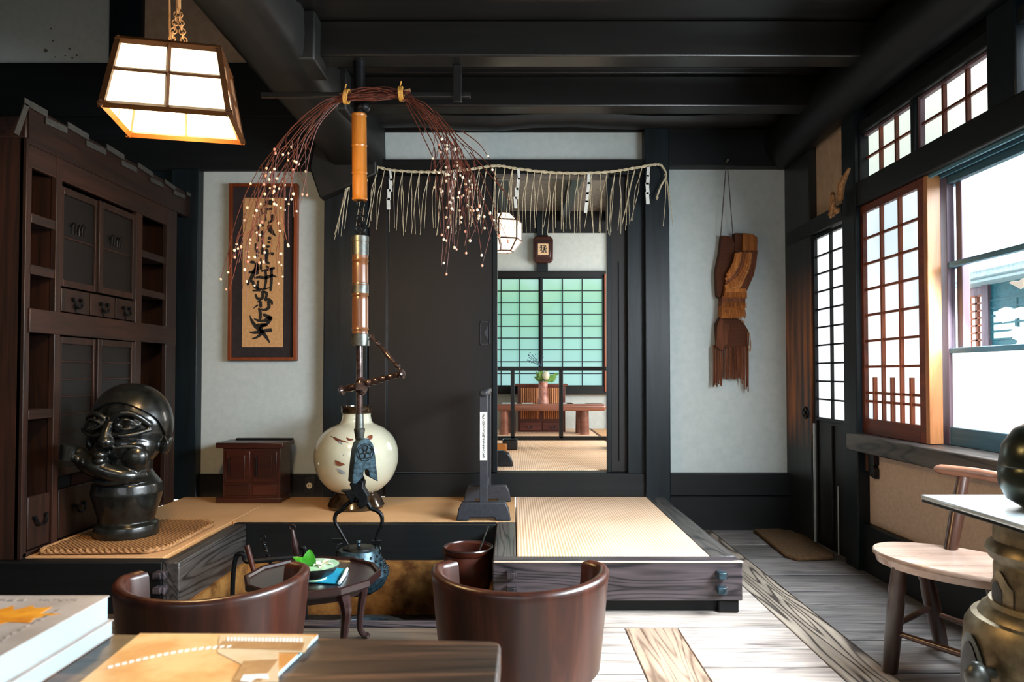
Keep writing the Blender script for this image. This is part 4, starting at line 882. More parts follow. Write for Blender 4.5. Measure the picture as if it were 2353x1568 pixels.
# ================================================================ STATUE AND ITS MAT
mat_c = [(-2.12, 3.26), (-1.66, 3.28), (-1.61, 3.35), (-1.61, 3.86), (-1.69, 3.93), (-2.1, 3.93), (-2.145, 3.86), (-2.145, 3.31)]
t = thing('woven_mat', (-1.9, 3.6, PZ+.002), 'brown woven straw mat with braided edge under the statue', 'mat')
obj('mat_weave', MB().prism(mat_c, 'z', PZ+.003, PZ+.026), M['wovenmat'], t, .008)
m_ = MB(); pth = []
for i in range(len(mat_c)):
    a, b = Vector((*mat_c[i], 0)), Vector((*mat_c[(i+1) % len(mat_c)], 0)); k = max(2, int((b-a).length/.012))
    pth += [a+(b-a)*j/k for j in range(k)]
pth.append(pth[0])
for ph in (0, 2.1, 4.2):
    m_.tube([p+Vector((.010*math.cos(i*.9+ph), .010*math.cos(i*.9+ph), PZ+.017+.007*math.sin(i*.9+ph))) for i, p in enumerate(pth)], .007, 6)
obj('braided_edge', m_, M['rope'], t)
SY = 3.56
sc = Vector((aty(289, 1200, SY).x, SY, PZ+.027)); ks = SY/F
t = thing('carved_statue', sc, 'black carved wooden figure with scarf, puffed cheek and folded arm on the woven mat', 'statue')
m_ = MB(); u = ks
def el(x, y, z, rx, ry, rz, ax=0, az=0): m_.sph(sc+Vector((x*u, y*u, z*u)), (rx*u, ry*u, rz*u), 28, Matrix.Rotation(az, 3, 'Z') @ Matrix.Rotation(ax, 3, 'Y'))
def tb(P, r): m_.tube(bez([sc+Vector(p)*u for p in P], 4), r*u if not isinstance(r, list) else r[0]*u, 10)
m_.lathe([(0, 0), (66*u, 0), (68*u, 14*u), (66*u, 26*u), (57*u, 32*u), (60*u, 44*u), (68*u, 72*u), (75*u, 98*u), (72*u, 118*u), (56*u, 138*u), (50*u, 150*u), (54*u, 175*u), (54*u, 210*u), (40*u, 230*u), (0, 235*u)], sc+Vector((3*u, 0, 0)), 48)
el(8, 4, 252, 84, 74, 90)          # head
el(10, -10, 205, 70, 62, 50)       # cheeks
el(22, -26, 165, 44, 40, 38)       # chin
el(46, -50, 182, 30, 24, 30)       # puffed cheek
el(-28, -50, 185, 26, 24, 30)
tb([(2, -72, 262), (2, -88, 240), (3, -94, 224)], 10); el(3, -90, 220, 17, 18, 14)   # nose
el(-10, -86, 192, 15, 18, 11); el(-12, -84, 178, 13, 16, 8)       # mouth
tb([(8, -76, 268), (30, -80, 282), (56, -68, 276), (78, -46, 252)], 7)      # brow
tb([(-6, -76, 268), (-26, -76, 280), (-48, -62, 274), (-66, -40, 252)], 7)
for sg, x0 in ((1, 6), (-1, 0)):
    el(x0+sg*34, -66, 258, 24, 14, 10, .12*sg)
    tb([(x0+sg*10, -80, 258), (x0+sg*34, -82, 268), (x0+sg*58, -62, 256)], 3.6)
    tb([(x0+sg*10, -80, 256), (x0+sg*34, -82, 246), (x0+sg*58, -62, 254)], 3.6)
    tb([(x0+sg*8, -86, 236), (x0+sg*36, -80, 232), (x0+sg*74, -46, 244)], 5)
tb([(14, -84, 205), (34, -78, 208), (60, -58, 205), (70, -44, 182), (56, -54, 156), (24, -66, 148)], 4.5)
el(90, 2, 206, 13, 18, 24, .3); el(-80, 2, 206, 11, 18, 22, -.3)  # ears
tb([(92, -12, 226), (100, -14, 208), (90, -14, 186)], 4.5)
# arm across the chest with hand raised
m_.tube(bez([sc+Vector(p)*u for p in ((52, -28, 140), (36, -60, 142), (4, -76, 152), (-30, -80, 168), (-60, -72, 184))], 5), 17*u, 16)
m_.tube(bez([sc+Vector(p)*u for p in ((-44, -20, 142), (-64, -42, 160), (-72, -62, 186))], 5), 16*u, 14)
el(-70, -70, 190, 19, 18, 19)
for j in range(4): m_.tube(bez([sc+Vector(p)*u for p in ((-84+j*10, -80, 206-j*6), (-80+j*11, -92, 196-j*6), (-72+j*10, -86, 182-j*6))], 4), 5.5*u, 8)
tb([(40, -70, 132), (0, -78, 128), (-36, -66, 132)], 6)
def stm(o):
    r = o.modifiers.new('r', 'REMESH'); r.mode = 'VOXEL'; r.voxel_size = .0048; r.use_smooth_shade = True
    s = o.modifiers.new('s', 'SMOOTH'); s.factor = .5; s.iterations = 3
obj('figure_body', m_, M['statue'], t, mods=stm)
# head scarf as a shell
m_ = MB(); secs = []; hcn = sc+Vector((9*u, 4*u, 252*u))
def shell(a, e, k): return hcn+Vector((89*u*k*math.cos(a)*math.cos(e)**.9, 80*u*k*math.sin(a)*math.cos(e), 94*u*k*math.sin(e)))
N1, N2 = 56, 14; vs = []
def lowe(a):
    fr = (math.sin(a)*-1+1)/2   # 1 at the face (-Y)
    return -.62+1.22*fr**1.5-.3*max(0, 1-abs(a-.0)/.5, 1-abs(a-2*PI)/.5, 1-abs(a-PI)/.5)
for i in range(N2+1):
    for j in range(N1):
        a = 2*PI*j/N1; e0 = lowe(a); e = e0+(PI/2-.02-e0)*i/N2; vs.append(shell(a, e, 1.0))
for i in range(N2, -1, -1):
    for j in range(N1):
        a = 2*PI*j/N1; e0 = lowe(a); e = e0+(PI/2-.02-e0)*i/N2; vs.append(shell(a, e, .93))
fs = [(i*N1+j, i*N1+(j+1) % N1, (i+1)*N1+(j+1) % N1, (i+1)*N1+j) for i in range(2*N2+1) for j in range(N1)]
fs += [((2*N2+1)*N1+j, (2*N2+1)*N1+(j+1) % N1, (j+1) % N1, j) for j in range(N1)]
m_.add(vs, fs)
obj('head_scarf', m_, M['statue'], t)
m_ = MB(); m_.tube([sc+Vector(p)*u for p in ((-82, -92, 182), (-78, -92, 198), (-74, -92, 214))], [14*u, 16*u, 18*u], 16)
obj('raised_cup', m_, M['statue'], t)

# ================================================================ SMALL CHEST
cy0 = 4.56; x0, x1 = aty(512, 1100, cy0).x, aty(644, 1100, cy0).x; xb0, xb1 = aty(497, 1100, cy0).x, aty(646, 1100, cy0).x
zt = aty(560, 1030, cy0).z
t = thing('small_chest', ((x0+x1)/2, cy0+.12, PZ+.002), 'small dark red wooden chest with flat lid beside the round jar', 'chest')
b0 = PZ+.003
obj('carcass', MB().box(x0, x1, cy0, cy0+.21, b0+.03, zt), M['chest'], t, .004)
obj('plinth', MB().box(xb0, xb1+.0, cy0-.012, cy0+.222, b0, b0+.035), M['chest'], t, .004)
obj('lid', MB().box(xb0-.0, xb1+.015, cy0-.018, cy0+.225, zt, zt+.034), M['chest'], t, .005)
obj('lid_batten', MB().box(xb0+.05, xb1+.01, cy0+.18, cy0+.222, zt+.034, zt+.046), M['lacq'], t, .003)
xm = (x0+x1)/2; zmid = b0+.12
for i in range(2):
    a = x0+.02+i*(xm-x0-.01); b = a+(xm-x0)-.03
    d_ = obj('door', MB().box(a, b, cy0-.008, cy0, zmid+.01, zt-.02), M['chest'], t, .003)
    obj('door_panel', MB().box(a+.03, b-.03, cy0-.011, cy0-.008, zmid+.035, zt-.045), M['chest'], d_, .002)
    obj('handle', MB().cyl((a+.025, cy0-.018, zmid+.05), (a+.025, cy0-.018, zt-.06), .004, n=8), M['iron'], d_)
    obj('drawer', MB().box(a, b, cy0-.008, cy0, b0+.045, zmid-.005), M['chest'], t, .003)

# ================================================================ BIG ROUND JAR
vY = 4.42; vcx = aty(819, 1050, vY).x; kj = vY/F
vb = PZ+.003
t = thing('round_jar', (vcx, vY, vb), 'large round cream and pale blue glazed jar with brown painted leaves', 'jar')
prof = [(0, 0), (62, 0), (64, 6), (56, 22), (50, 30), (46, 36), (60, 44), (78, 62), (90, 86), (95, 112), (92, 140), (80, 164), (62, 180), (44, 189), (36, 194), (32, 208), (33, 216)]
def rj(z):
    z /= kj
    for (a, b), (c, d) in zip(prof[2:], prof[3:]):
        if b <= z <= d: return (a+(c-a)*(z-b)/(d-b))*kj
    return .1
pj = bez([(a*kj, b*kj, 0) for a, b in prof[5:]], 4); low = [(a*kj, b*kj) for a, b in prof[:6]]
obj('jar_body', MB().lathe([(0, prof[4][1]*kj)]+[(p.x, p.y) for p in pj], (vcx, vY, vb), 64), M['vase'], t)
obj('jar_foot', MB().lathe(low+[(0, 36*kj)], (vcx, vY, vb), 64), M['vaseb'], t)
obj('jar_rim', MB().lathe([(33*kj, 214*kj), (35*kj, 216*kj), (35*kj, 228*kj), (37*kj, 231*kj), (30*kj, 231*kj), (28*kj, 216*kj), (28*kj, 200*kj), (0, 200*kj)], (vcx, vY, vb), 64), M['vaseb'], t)
def jp(px, py):
    p = aty(px, py, vY-.2); 
    for _ in range(4):
        r_ = rj(p.z-vb); dx = p.x-vcx; y = vY-math.sqrt(max(r_*r_-dx*dx, 1e-5))-.004; p = aty(px, py, y)
    return p
def brush(mb, pts, w):
    P = [jp(*p) for p in pts]; P = bez(P, 5) if len(P) > 2 else P; vs = []; L = len(P)
    for i, p in enumerate(P):
        tg = (P[min(i+1, L-1)]-P[max(i-1, 0)]).normalized(); nn_ = tg.cross(Vector((0, -1, 0))).normalized(); ww = 1.3*w*kj*math.sin(PI*(i+.6)/(L+.2)); vs += [p+nn_*ww, p-nn_*ww]
    mb.add(vs, [(2*i, 2*i+2, 2*i+3, 2*i+1) for i in range(L-1)])
m_ = MB()
for s_ in (([(760, 1003), (775, 1014), (800, 1018)], 4), ([(796, 1006), (802, 1012), (812, 1010)], 3), ([(843, 1010), (850, 1006), (855, 1000)], 4), ([(770, 1058), (778, 1066), (792, 1068)], 3.5)): brush(m_, *s_)
obj('brown_brushwork', m_, M['vbrown'], t)
m_ = MB()
for s_ in (([(762, 1004), (778, 1018), (790, 1048)], 4.5), ([(775, 1077), (785, 1084), (793, 1088)], 3)): brush(m_, *s_)
obj('blue_brushwork', m_, M['vblue'], t)

# ================================================================ SIGN STAND (kekkai)
xs = aty(1111, 1050, 4.0).x
t = thing('barrier_stand', (xs, 4.3, PZ+.003), 'charcoal wooden barrier stand with white paper notice strip', 'barrier stand')
b0 = PZ+.003
for y in (4.03, 4.62):
    k = 4.03/F; w = 62*k
    m_ = MB(); hh = 42*k
    m_.prism([(xs-w, b0), (xs-w*.55, b0), (xs-w*.5, b0+.018), (xs+w*.4, b0+.018), (xs+w*.45, b0), (xs+w, b0), (xs+w*.93, b0+hh*.6), (xs+w*.8, b0+hh), (xs-w*.8, b0+hh), (xs-w*.93, b0+hh*.6)], 'y', y-.03, y+.03)
    obj('foot', m_, M['standm'], t, .006)
    zt = aty(1111, 897, 4.0).z
    obj('post', MB().box(xs-.022, xs+.022, y-.022, y+.022, b0+.03, zt-.015), M['standm'], t, .002)
obj('top_rail', MB().box(xs-.025, xs+.025, 3.99, 4.66, zt-.035, zt), M['standm'], t, .012)
obj('middle_rail', MB().box(xs-.012, xs+.012, 4.05, 4.6, b0+.12, b0+.16), M['standm'], t, .002)
pz0, pz1 = aty(1111, 1058, 4.008).z, aty(1111, 947, 4.008).z
lab = obj('paper_notice', MB().box(xs-.02, xs+.02, 4.004, 4.007, pz0, pz1), M['shide'], t)
def text_mesh(txt, size, x, z, step, Y, parent, nm):
    m_ = MB()
    for i, ch in enumerate(txt):
        cu = bpy.data.curves.new('tmp', 'FONT'); cu.body = ch; cu.size = size; cu.align_x = 'CENTER'; cu.resolution_u = 2; cu.offset = .0004
        o = bpy.data.objects.new('tmp', cu); me = o.to_mesh()
        zz = z-step*i; jx = R(-.0008, .0008)
        m_.add([(x+v.co.x+jx, Y, zz+v.co.y) for v in me.vertices], [tuple(p.vertices) for p in me.polygons])
        o.to_mesh_clear(); bpy.data.objects.remove(o); bpy.data.curves.remove(cu)
    return obj(nm, m_, M['ink'], parent)
tx = 'お座敷へはスリッパを脱いでお上り下さいませ'
text_mesh(tx, .0150, xs, pz1-.021, (pz1-pz0-.022)/len(tx), 4.0032, lab, 'handwriting')

# ================================================================ FRAMED CALLIGRAPHY
cf = D-.012
x_ = lambda p: aty(p, 700, cf).x
z_ = lambda p: aty(CX, p, cf).z
t = thing('framed_calligraphy', (x_(605), D+.0, z_(828)), 'tall narrow framed black brush calligraphy on tan paper behind the twigs', 'framed calligraphy')
fr = MB(); A0, A1, B0, B1 = x_(526), x_(683), z_(829), z_(423); w = .022
fr.box(A0, A0+w, cf-.02, D+.02, B0, B1).box(A1-w, A1, cf-.02, D+.02, B0, B1).box(A0+w, A1-w, cf-.02, D+.02, B1-w, B1).box(A0+w, A1-w, cf-.02, D+.02, B0, B0+w)
obj('frame', fr, M['frameb'], t, .003)
obj('mount', MB().box(A0+w, A1-w, cf, D+.02, B0+w, B1-w), M['mat_board'], t)
obj('paper', MB().box(x_(557), x_(651), cf-.003, cf-.0005, z_(798), z_(455)), M['tanpaper'], t)
S1 = [[(590, 210, 80), (700, 210, 120)], [(580, 345, 45), (690, 330, 50)], [(575, 320, 35), (580, 430, 35)], [(560, 180, 35), (570, 280, 35)], [(700, 460, 80), (705, 540, 60), (630, 600, 45)],
      [(400, 650, 40), (440, 710, 50), (380, 770, 25)], [(480, 650, 50), (530, 650, 50)], [(640, 650, 80), (670, 740, 100), (765, 850, 20)], [(630, 890, 60), (670, 890, 60)], [(620, 970, 45), (660, 970, 40)],
      [(510, 760, 55), (515, 950, 65), (515, 1180, 75)], [(430, 860, 30), (425, 950, 50)], [(390, 1000, 45), (400, 1130, 60), (450, 1160, 50)], [(600, 1050, 55), (650, 1050, 40)], [(600, 1100, 60), (600, 1200, 80), (585, 1320, 60), (645, 1370, 50)],
      [(660, 1180, 55), (725, 1190, 60)], [(415, 1200, 50), (415, 1245, 50)], [(260, 1350, 15), (320, 1345, 60), (370, 1350, 50)], [(412, 1370, 80), (410, 1470, 90), (410, 1560, 90)], [(485, 1270, 35), (490, 1480, 50)], [(590, 1420, 40), (640, 1450, 40)], [(560, 450, 30), (575, 560, 40)], [(480, 340, 35), (510, 420, 40)]]
S2 = [[(250, 135, 40), (330, 130, 60), (440, 70, 50)], [(500, 112, 35), (620, 85, 55), (745, 52, 50)], [(400, 0, 60), (400, 60, 80), (330, 200, 75), (240, 370, 50)], [(330, 300, 60), (380, 400, 70), (440, 455, 45)], [(370, 240, 35), (470, 225, 55), (570, 240, 60), (700, 200, 55), (790, 222, 22)],
      [(580, 120, 50), (590, 280, 52), (560, 450, 45)], [(690, 60, 55), (690, 300, 58), (675, 480, 50)], [(440, 300, 50), (440, 430, 45), (540, 455, 25), (650, 430, 25)], [(340, 480, 35), (480, 480, 38)], [(390, 550, 35), (430, 630, 55), (520, 620, 60), (530, 490, 65)], [(560, 500, 45), (605, 540, 55), (590, 620, 50)],
      [(430, 692, 25), (480, 690, 60), (490, 790, 65)], [(360, 815, 18), (435, 755, 35)], [(570, 650, 60), (640, 650, 60), (695, 690, 55), (708, 745, 35)], [(640, 690, 65), (645, 800, 65), (570, 845, 50), (500, 835, 35)], [(458, 820, 45), (485, 900, 62), (485, 1010, 65)],
      [(288, 950, 12), (325, 1050, 55), (395, 1150, 75), (480, 1215, 85)], [(370, 1015, 20), (450, 1050, 55), (560, 1055, 60), (640, 1010, 80), (700, 995, 60)], [(545, 935, 50), (600, 960, 70), (690, 1000, 65)], [(700, 1000, 50), (640, 1080, 65), (590, 1135, 55), (500, 1150, 60)], [(430, 1130, 50), (590, 1130, 70)],
      [(270, 1262, 12), (360, 1277, 55), (480, 1262, 75), (600, 1240, 65), (695, 1232, 70)], [(490, 1180, 80), (515, 1280, 75), (420, 1368, 42), (340, 1390, 25)], [(545, 1290, 65), (600, 1360, 65), (665, 1465, 25)]]
m_ = MB(); sk = 1/8.254; kk = cf/F*sk
for SS, oy in ((S1, 440), (S2, 610)):
    for s_ in SS: ribbon(m_, [(x_(540+a*sk), z_(oy+b*sk), c*kk) for a, b, c in s_], cf-.0045)
obj('calligraphy', m_, M['ink'], t)

# ================================================================ STRAW CLOAK
cyk = D-.03
def ck(a, b): p = aty(1520+a/2.613, 340+b/2.613, cyk); return (p.x, p.z)
t = thing('straw_cloak', (ck(430, 0)[0], D+.01, ck(0, 1440)[1]), 'layered rust brown straw rain cape hanging from two cords on the plaster', 'straw cape')
def piece(nm, pl, y0, y1, mat): return obj(nm, MB().prism([ck(*p) for p in pl], 'y', y0, y1), mat, t, .003)
piece('side_flap', [(355, 530), (400, 533), (418, 545), (432, 580), (425, 670), (400, 735), (372, 785), (362, 850), (345, 905), (328, 890), (320, 745), (342, 640)], cyk-.03, D+.0, M['cloakd'])
piece('neck_band', [(430, 516), (480, 518), (475, 640), (432, 640)], cyk-.032, D, M['cloakd'])
# fan of overlapping bands
bands = [[(475, 520), (530, 525), (560, 545), (558, 640), (470, 640)],
         [(470, 625), (560, 625), (552, 700), (538, 770), (490, 878), (462, 850), (495, 760), (510, 690)],
         [(520, 640), (505, 720), (470, 800), (440, 850), (370, 870), (362, 830), (430, 790), (470, 720), (485, 640)],
         [(490, 640), (475, 720), (440, 780), (370, 830), (368, 800), (415, 760), (445, 700), (455, 640)],
         [(462, 640), (445, 710), (415, 765), (368, 805), (378, 770), (405, 735), (425, 690), (430, 640)],
         [(365, 855), (490, 850), (487, 900), (360, 905)], [(348, 895), (487, 885), (485, 950), (346, 965)], [(346, 950), (485, 940), (485, 1000), (345, 1010)], [(345, 985), (480, 975), (480, 1015), (430, 1022), (345, 1025)]]
m_ = MB()
for i, pl in enumerate(bands):
    yy_ = cyk-.03-.005*(len(bands)-abs(i-4)); o_ = piece('straw_band', pl, yy_, D-.005, (M['cloak'], M['cloakb'], M['cloak'], M['cloakb'], M['cloak'], M['cloak'], M['cloakb'], M['cloak'], M['cloak'])[i])
# ragged edge bristles
m_ = MB()
for i in range(90):
    q = i/89; a = 560-5*q if q < .35 else 558-70*((q-.35)/.65)**1.2; b = 545+335*q
    p0, p1 = ck(a-14, b-4), ck(a+R(2, 8), b+R(2, 12)); m_.tube([(p0[0], cyk-.035, p0[1]), (p1[0], cyk-.03+R(-.01, .01), p1[1])], .0018, 4)
for pl in bands[5:9]:
    for i in range(24):
        x = min(p[0] for p in pl)+(max(p[0] for p in pl)-min(p[0] for p in pl))*i/23; b = max(p[1] for p in pl); p0, p1 = ck(x, b-30), ck(x+R(-3, 3), b+R(2, 8)); m_.tube([(p0[0], cyk-.075, p0[1]), (p1[0], cyk-.072, p1[1])], .0022, 4)
obj('bristle_edge', m_, M['cloak'], t)
for ci, cu_ in enumerate(([(520, 640), (505, 720), (470, 800), (440, 850), (370, 870)], [(490, 640), (475, 720), (440, 780), (370, 830)], [(462, 640), (445, 710), (415, 765), (368, 805)], [(432, 645), (424, 690), (405, 735), (376, 782)])):
    m_ = MB(); Pc = bez([(a, 0, b) for a, b in cu_], 12); L = len(Pc)
    for i in range(L-1):
        for h_ in range(2):
            p = Pc[i].lerp(Pc[i+1], h_*.5); tg = (Pc[i+1]-Pc[i]).normalized(); o2 = Vector((-tg.z, 0, tg.x)); o2 = o2 if o2.x+o2.z > 0 else -o2
            a_ = p-o2*14; b_ = p+o2*R(6, 14); q0, q1 = ck(a_.x, a_.z), ck(b_.x, b_.z); yo2 = cyk-.062-.004*ci
            m_.tube([(q0[0], yo2-.003, q0[1]), (q1[0], yo2+.004, q1[1])], .0024, 4)
    obj('straw_fringe', m_, M['cloak'] if ci % 2 else M['cloakl'], t)
piece('lower_cloth', [(345, 1015), (435, 1015), (487, 1050), (520, 1105), (522, 1190), (330, 1200), (322, 1060)], cyk-.02, D, M['cloakd'])
piece('tie_flap', [(345, 1020), (398, 1070), (392, 1180), (368, 1190), (358, 1222), (318, 1195), (325, 1070)], cyk-.035, cyk-.02, M['cloakb'])
m_ = MB()
for i in range(30):
    x = 312+i*(518-312)/29+R(-2, 2); e = 1385+R(-6, 8) if 365 < x < 478 else 1395+R(0, 45)+(25 if x > 495 else 0)
    p0, p1, p2 = ck(x+R(-2, 2), 1185), ck(x, 1290), ck(x+R(-2, 2), e); m_.tube([(p0[0], cyk-.01, p0[1]), (p1[0], cyk-.012, p1[1]), (p2[0], cyk-.008+R(-.01, .005), p2[1])], .0042, 5)
obj('cord_fringe', m_, M['cloakb'], t)
m_ = MB()
m_.tube([(*[ck(435, 1015)[0]], cyk-.04, ck(435, 1015)[1]), (ck(488, 1052)[0], cyk-.04, ck(488, 1052)[1])], .004, 5)
m_.tube(bez([(ck(510, 1110)[0], cyk-.03, ck(510, 1110)[1]), (ck(508, 1180)[0], cyk-.04, ck(508, 1180)[1]), (ck(520, 1225)[0], cyk-.04, ck(520, 1225)[1]), (ck(524, 1170)[0], cyk-.04, ck(524, 1170)[1]), (ck(516, 1110)[0], cyk-.03, ck(516, 1110)[1])], 4), .003, 5)
obj('binding_cord', m_, M['rope'], t)
hc_ = aty(1670, 372, D-.075)
m_ = MB()
for (a, b) in (((1668, 384), (1656, 543)), ((1672, 384), (1684, 538))):
    p, q = aty(*a, D-.08), aty(*b, D-.05); m_.tube([p, (p+q)/2, q], .0035, 6)
obj('hanging_cord', m_, M['cord'], t)
obj('nail', MB().cyl((hc_.x, D-.055, hc_.z), (hc_.x, D-.1, hc_.z+.005), .006, n=8).sph((hc_.x, D-.1, hc_.z+.005), .009, 8), M['cord'], label='small grey nail in the black beam holding the straw cape', cat='nail')

# ================================================================ STRAW ROPE (shimenawa)
ry = D-.13
rp = [(792, 428), (812, 398), (848, 382), (900, 391), (960, 395), (1020, 395), (1080, 389), (1140, 381), (1190, 388), (1260, 396), (1330, 398), (1400, 395), (1460, 386), (1510, 378), (1524, 386), (1531, 404), (1520, 425), (1510, 450)]
RP = bez([aty(*p, ry) for p in rp], 14)
t = thing('hanging_straw_rope', (aty(1180, 395, ry).x, ry, aty(1180, 400, ry).z), 'twisted sacred straw rope with hanging straws and folded paper across the doorway', 'straw rope')
m_ = MB()
for ph in (0, PI):
    m_.tube([p+Vector((0, .005*math.cos(i*.9+ph), .005*math.sin(i*.9+ph))) for i, p in enumerate(RP)], [.0055 if i < 13*14 else .005 for i in range(len(RP))], 6)
for i in range(5): p = RP[-1]; m_.tube([p, p+Vector((R(-.012, .012), 0, -R(.01, .03)))], .002, 4)
obj('twisted_rope', m_, M['straw'], t)
def rope_at(px):
    best = min(RP[:13*14], key=lambda p: abs(F*p.x/p.y+CX-px)); return best
m_ = MB(); kr = ry/F
xsn = [800, 808, 850, 868, 884, 905, 925, 945, 965, 985, 1003, 1020, 1035, 1050, 1066, 1085, 1100, 1118, 1140, 1160, 1178, 1196, 1213, 1230, 1247, 1266, 1282, 1296, 1312, 1330, 1348, 1364, 1382, 1398, 1414, 1430, 1446, 1462, 1478]
for x in xsn:
    p = rope_at(x)
    for k in range(random.choice((2, 2, 3))):
        ln = R(125, 150)*kr; lean = R(-20, 4)*kr-(18*kr if x < 890 or 1450 < x else 0); q = p+Vector((lean, R(-.015, .01), -ln)); mid = (p*.55+q*.45)+Vector((-R(-3, 8)*kr, -.01, 0)); m_.tube(bez([p, p*.8+q*.2+Vector((-2*kr, 0, 0)), mid, q], 3), [.0022]*7+[.0017]*3, 4)
for (a, e) in ((1530, (1524, 520)), (1530, (1546, 520)), (1527, (1538, 480))):
    p = aty(a, 400, ry); q = aty(*e, ry); m_.tube(bez([p, (p+q)/2+Vector((.006, 0, .01)), q], 4), .0022, 4)
obj('straw_fringe', m_, M['straw'], t)
def shide(px, y0, seg):
    m_ = MB(); x, y = px, y0
    for (dx, w, h, sk_) in seg:
        q = [(x+dx, y), (x+dx+w, y), (x+dx+w+sk_, y+h), (x+dx+sk_, y+h)]; 
        q = [aty(*p, ry-.012) for p in q]; m_.add([*q, *[v+Vector((0, .0015, 0)) for v in q]], [(0, 1, 2, 3), (7, 6, 5, 4), (0, 4, 5, 1), (1, 5, 6, 2), (2, 6, 7, 3), (3, 7, 4, 0)]); y += h*.82
    return obj('paper_streamer', m_, M['shide'], t)
shide(894, 390, [(0, 5, 25, 2), (-1, 8, 30, 1), (-4, 8, 25, 0), (-6, 8, 26, 1)])
shide(1040, 392, [(2, 6, 22, -3), (0, 7, 32, -5), (-5, 7, 28, 2), (-6, 7, 26, 2)])
shide(1187, 388, [(1, 6, 25, 2), (1, 7, 28, -2), (-4, 8, 26, 1), (-7, 7, 26, 2)])
shide(1349, 398, [(1, 7, 25, -1), (1, 7, 28, -4), (-2, 7, 24, -2), (-4, 7, 28, -3)])
shide(1484, 384, [(3, 7, 22, -2), (2, 8, 22, -2), (-1, 8, 26, 2), (-1, 8, 28, 2)])

# ================================================================ IRON BAR NEAR THE CEILING
ib = 3.55
a, b = aty(600, 219, ib), aty(1081, 222, ib)
t = thing('hanging_iron_bar', ((a.x+b.x)/2, ib, a.z), 'thin dark horizontal bar with hanging slat close under the ceiling beams', 'hanging bar')
obj('horizontal_bar', MB().box(a.x, b.x, ib-.014, ib+.014, a.z-.012, a.z+.012), M['beamx'], t, .003)
p, q = aty(1041, 236, ib-.02), aty(1061, 135, ib-.02)
obj('upright_slat', MB().box(p.x, q.x, ib-.03, ib-.015, p.z, 2.58), M['beamx'], t, .003)

# ================================================================ JIZAIKAGI (hanging hook) + KETTLE
jy = 3.5; kj2 = jy/F
J = lambda px, py, dy=0: aty(px, py, jy+dy)
t = thing('hearth_hook', (J(828, 900).x, jy, J(828, 1160).z), 'hanging hearth hook of orange bamboo, metal capped tube, rod and iron crest plate', 'hearth hook')
top = J(826, 240); 
obj('ceiling_mount', MB().cyl(J(826, 262), (J(826, 0).x, jy, 2.58), .026, .03, 12).sph(J(833, 246), (.04, .035, .03), 12), M['iron'], t)
def btube(nm, p, q, r, nodes, mat, n=28):
    p, q = Vector(p), Vector(q); pts = []; rs = []; L = (q-p).length; N = 60
    for i in range(N+1):
        s = i/N; pts.append(p+(q-p)*s); e = 0
        for nd in nodes: d = (s-nd)*L; e = max(e, .0025*math.exp(-(d/.004)**2)); 
        dip = sum(-.0018*math.exp(-(((s-nd)*L-.008)/.004)**2) for nd in nodes)
        rs.append(r+e+dip)
    return obj(nm, MB().tube(pts, rs, n), mat, t)
btube('bamboo_sleeve', J(825, 263), J(827, 461), 17*kj2, (.02, .37, .68, .985), M['bamboo'])
ch = MB()
for i, (yy_, rt, rr_) in enumerate(((470, 0, 9), (488, PI/2, 9), (503, 0, 9), (517, PI/2, 9), (527, 0, 11))):
    ch.torus(J(828+(i % 2), yy_), rr_*kj2, .004, RZ(rt), 20, 6)
ch.cyl(J(828, 533), J(828, 546), .006, n=8)
obj('chain', ch, M['iron'], t)
btube('lower_tube', J(828, 556), J(828, 780), 18.5*kj2, (.2, .45, .55, .9), M['bamboo2'])
cp = MB(); cp.lathe([(0, 0), (20*kj2, 0), (20*kj2, 13*kj2), (19*kj2, 14*kj2), (0, 14*kj2)], J(828, 557), 28); obj('top_cap', cp, M['pewter'], t)
cp = MB(); cp.lathe([(0, 0), (20.5*kj2, 0), (20.5*kj2, 26*kj2), (18.8*kj2, 27*kj2), (0, 27*kj2)], J(828, 795), 28); obj('bottom_cap', cp, M['pewter'], t)
sl = MB()
obj('metal_band', MB().lathe([(0, 0), (19.2*kj2, 0), (19.2*kj2, 22*kj2), (0, 22*kj2)], J(828, 675), 28), M['pewter'], t)
sl.lathe([(0, 0), (19.4*kj2, 0), (19.4*kj2, 30*kj2), (0, 30*kj2)], J(828, 588), 28)
obj('metal_band', sl, M['pewter'], t)
obj('rod', MB().cyl(J(826, 790), J(826, 985), 7.5*kj2, n=20), M['rodm'], t)
# fish-like toggle: bar with turned beads
cb = MB(); A_, B_ = J(783, 898), J(928, 858, -.12)
N = 60; pts = []; rs = []
for i in range(N+1):
    s = i/N; pts.append(A_.lerp(B_, s)); b_ = 4.5
    if s < .07: b_ = 7*math.sin(PI*min(1, (s+.02)/.09))+1.5
    elif s > .93: b_ = 7.5*math.sin(PI*min(1, (1.02-s)/.09))+1
    elif .4 < s < .95: b_ = 4+4.5*(1.15-s)*abs(math.sin((s-.4)*PI/.11))
    elif .07 < s < .24: b_ = 4+2.5*math.sin(PI*(s-.07)/.17)
    rs.append(b_*kj2*1.35)
cb.tube(pts, rs, 14); obj('toggle_bar', cb, M['rodm'], t)
hb = MB(); hb.sph(J(830, 888), (16*kj2, 16*kj2, 22*kj2), 20); hb.box(J(822, 888).x, J(848, 888).x, jy-.06, jy-.02, J(0, 897).z, J(0, 879).z); obj('toggle_hub', hb, M['rodm'], t, .003)
tb = MB(); A_, B_ = J(850, 770), J(925, 855, -.12); pts = []; rs = []; N = 50
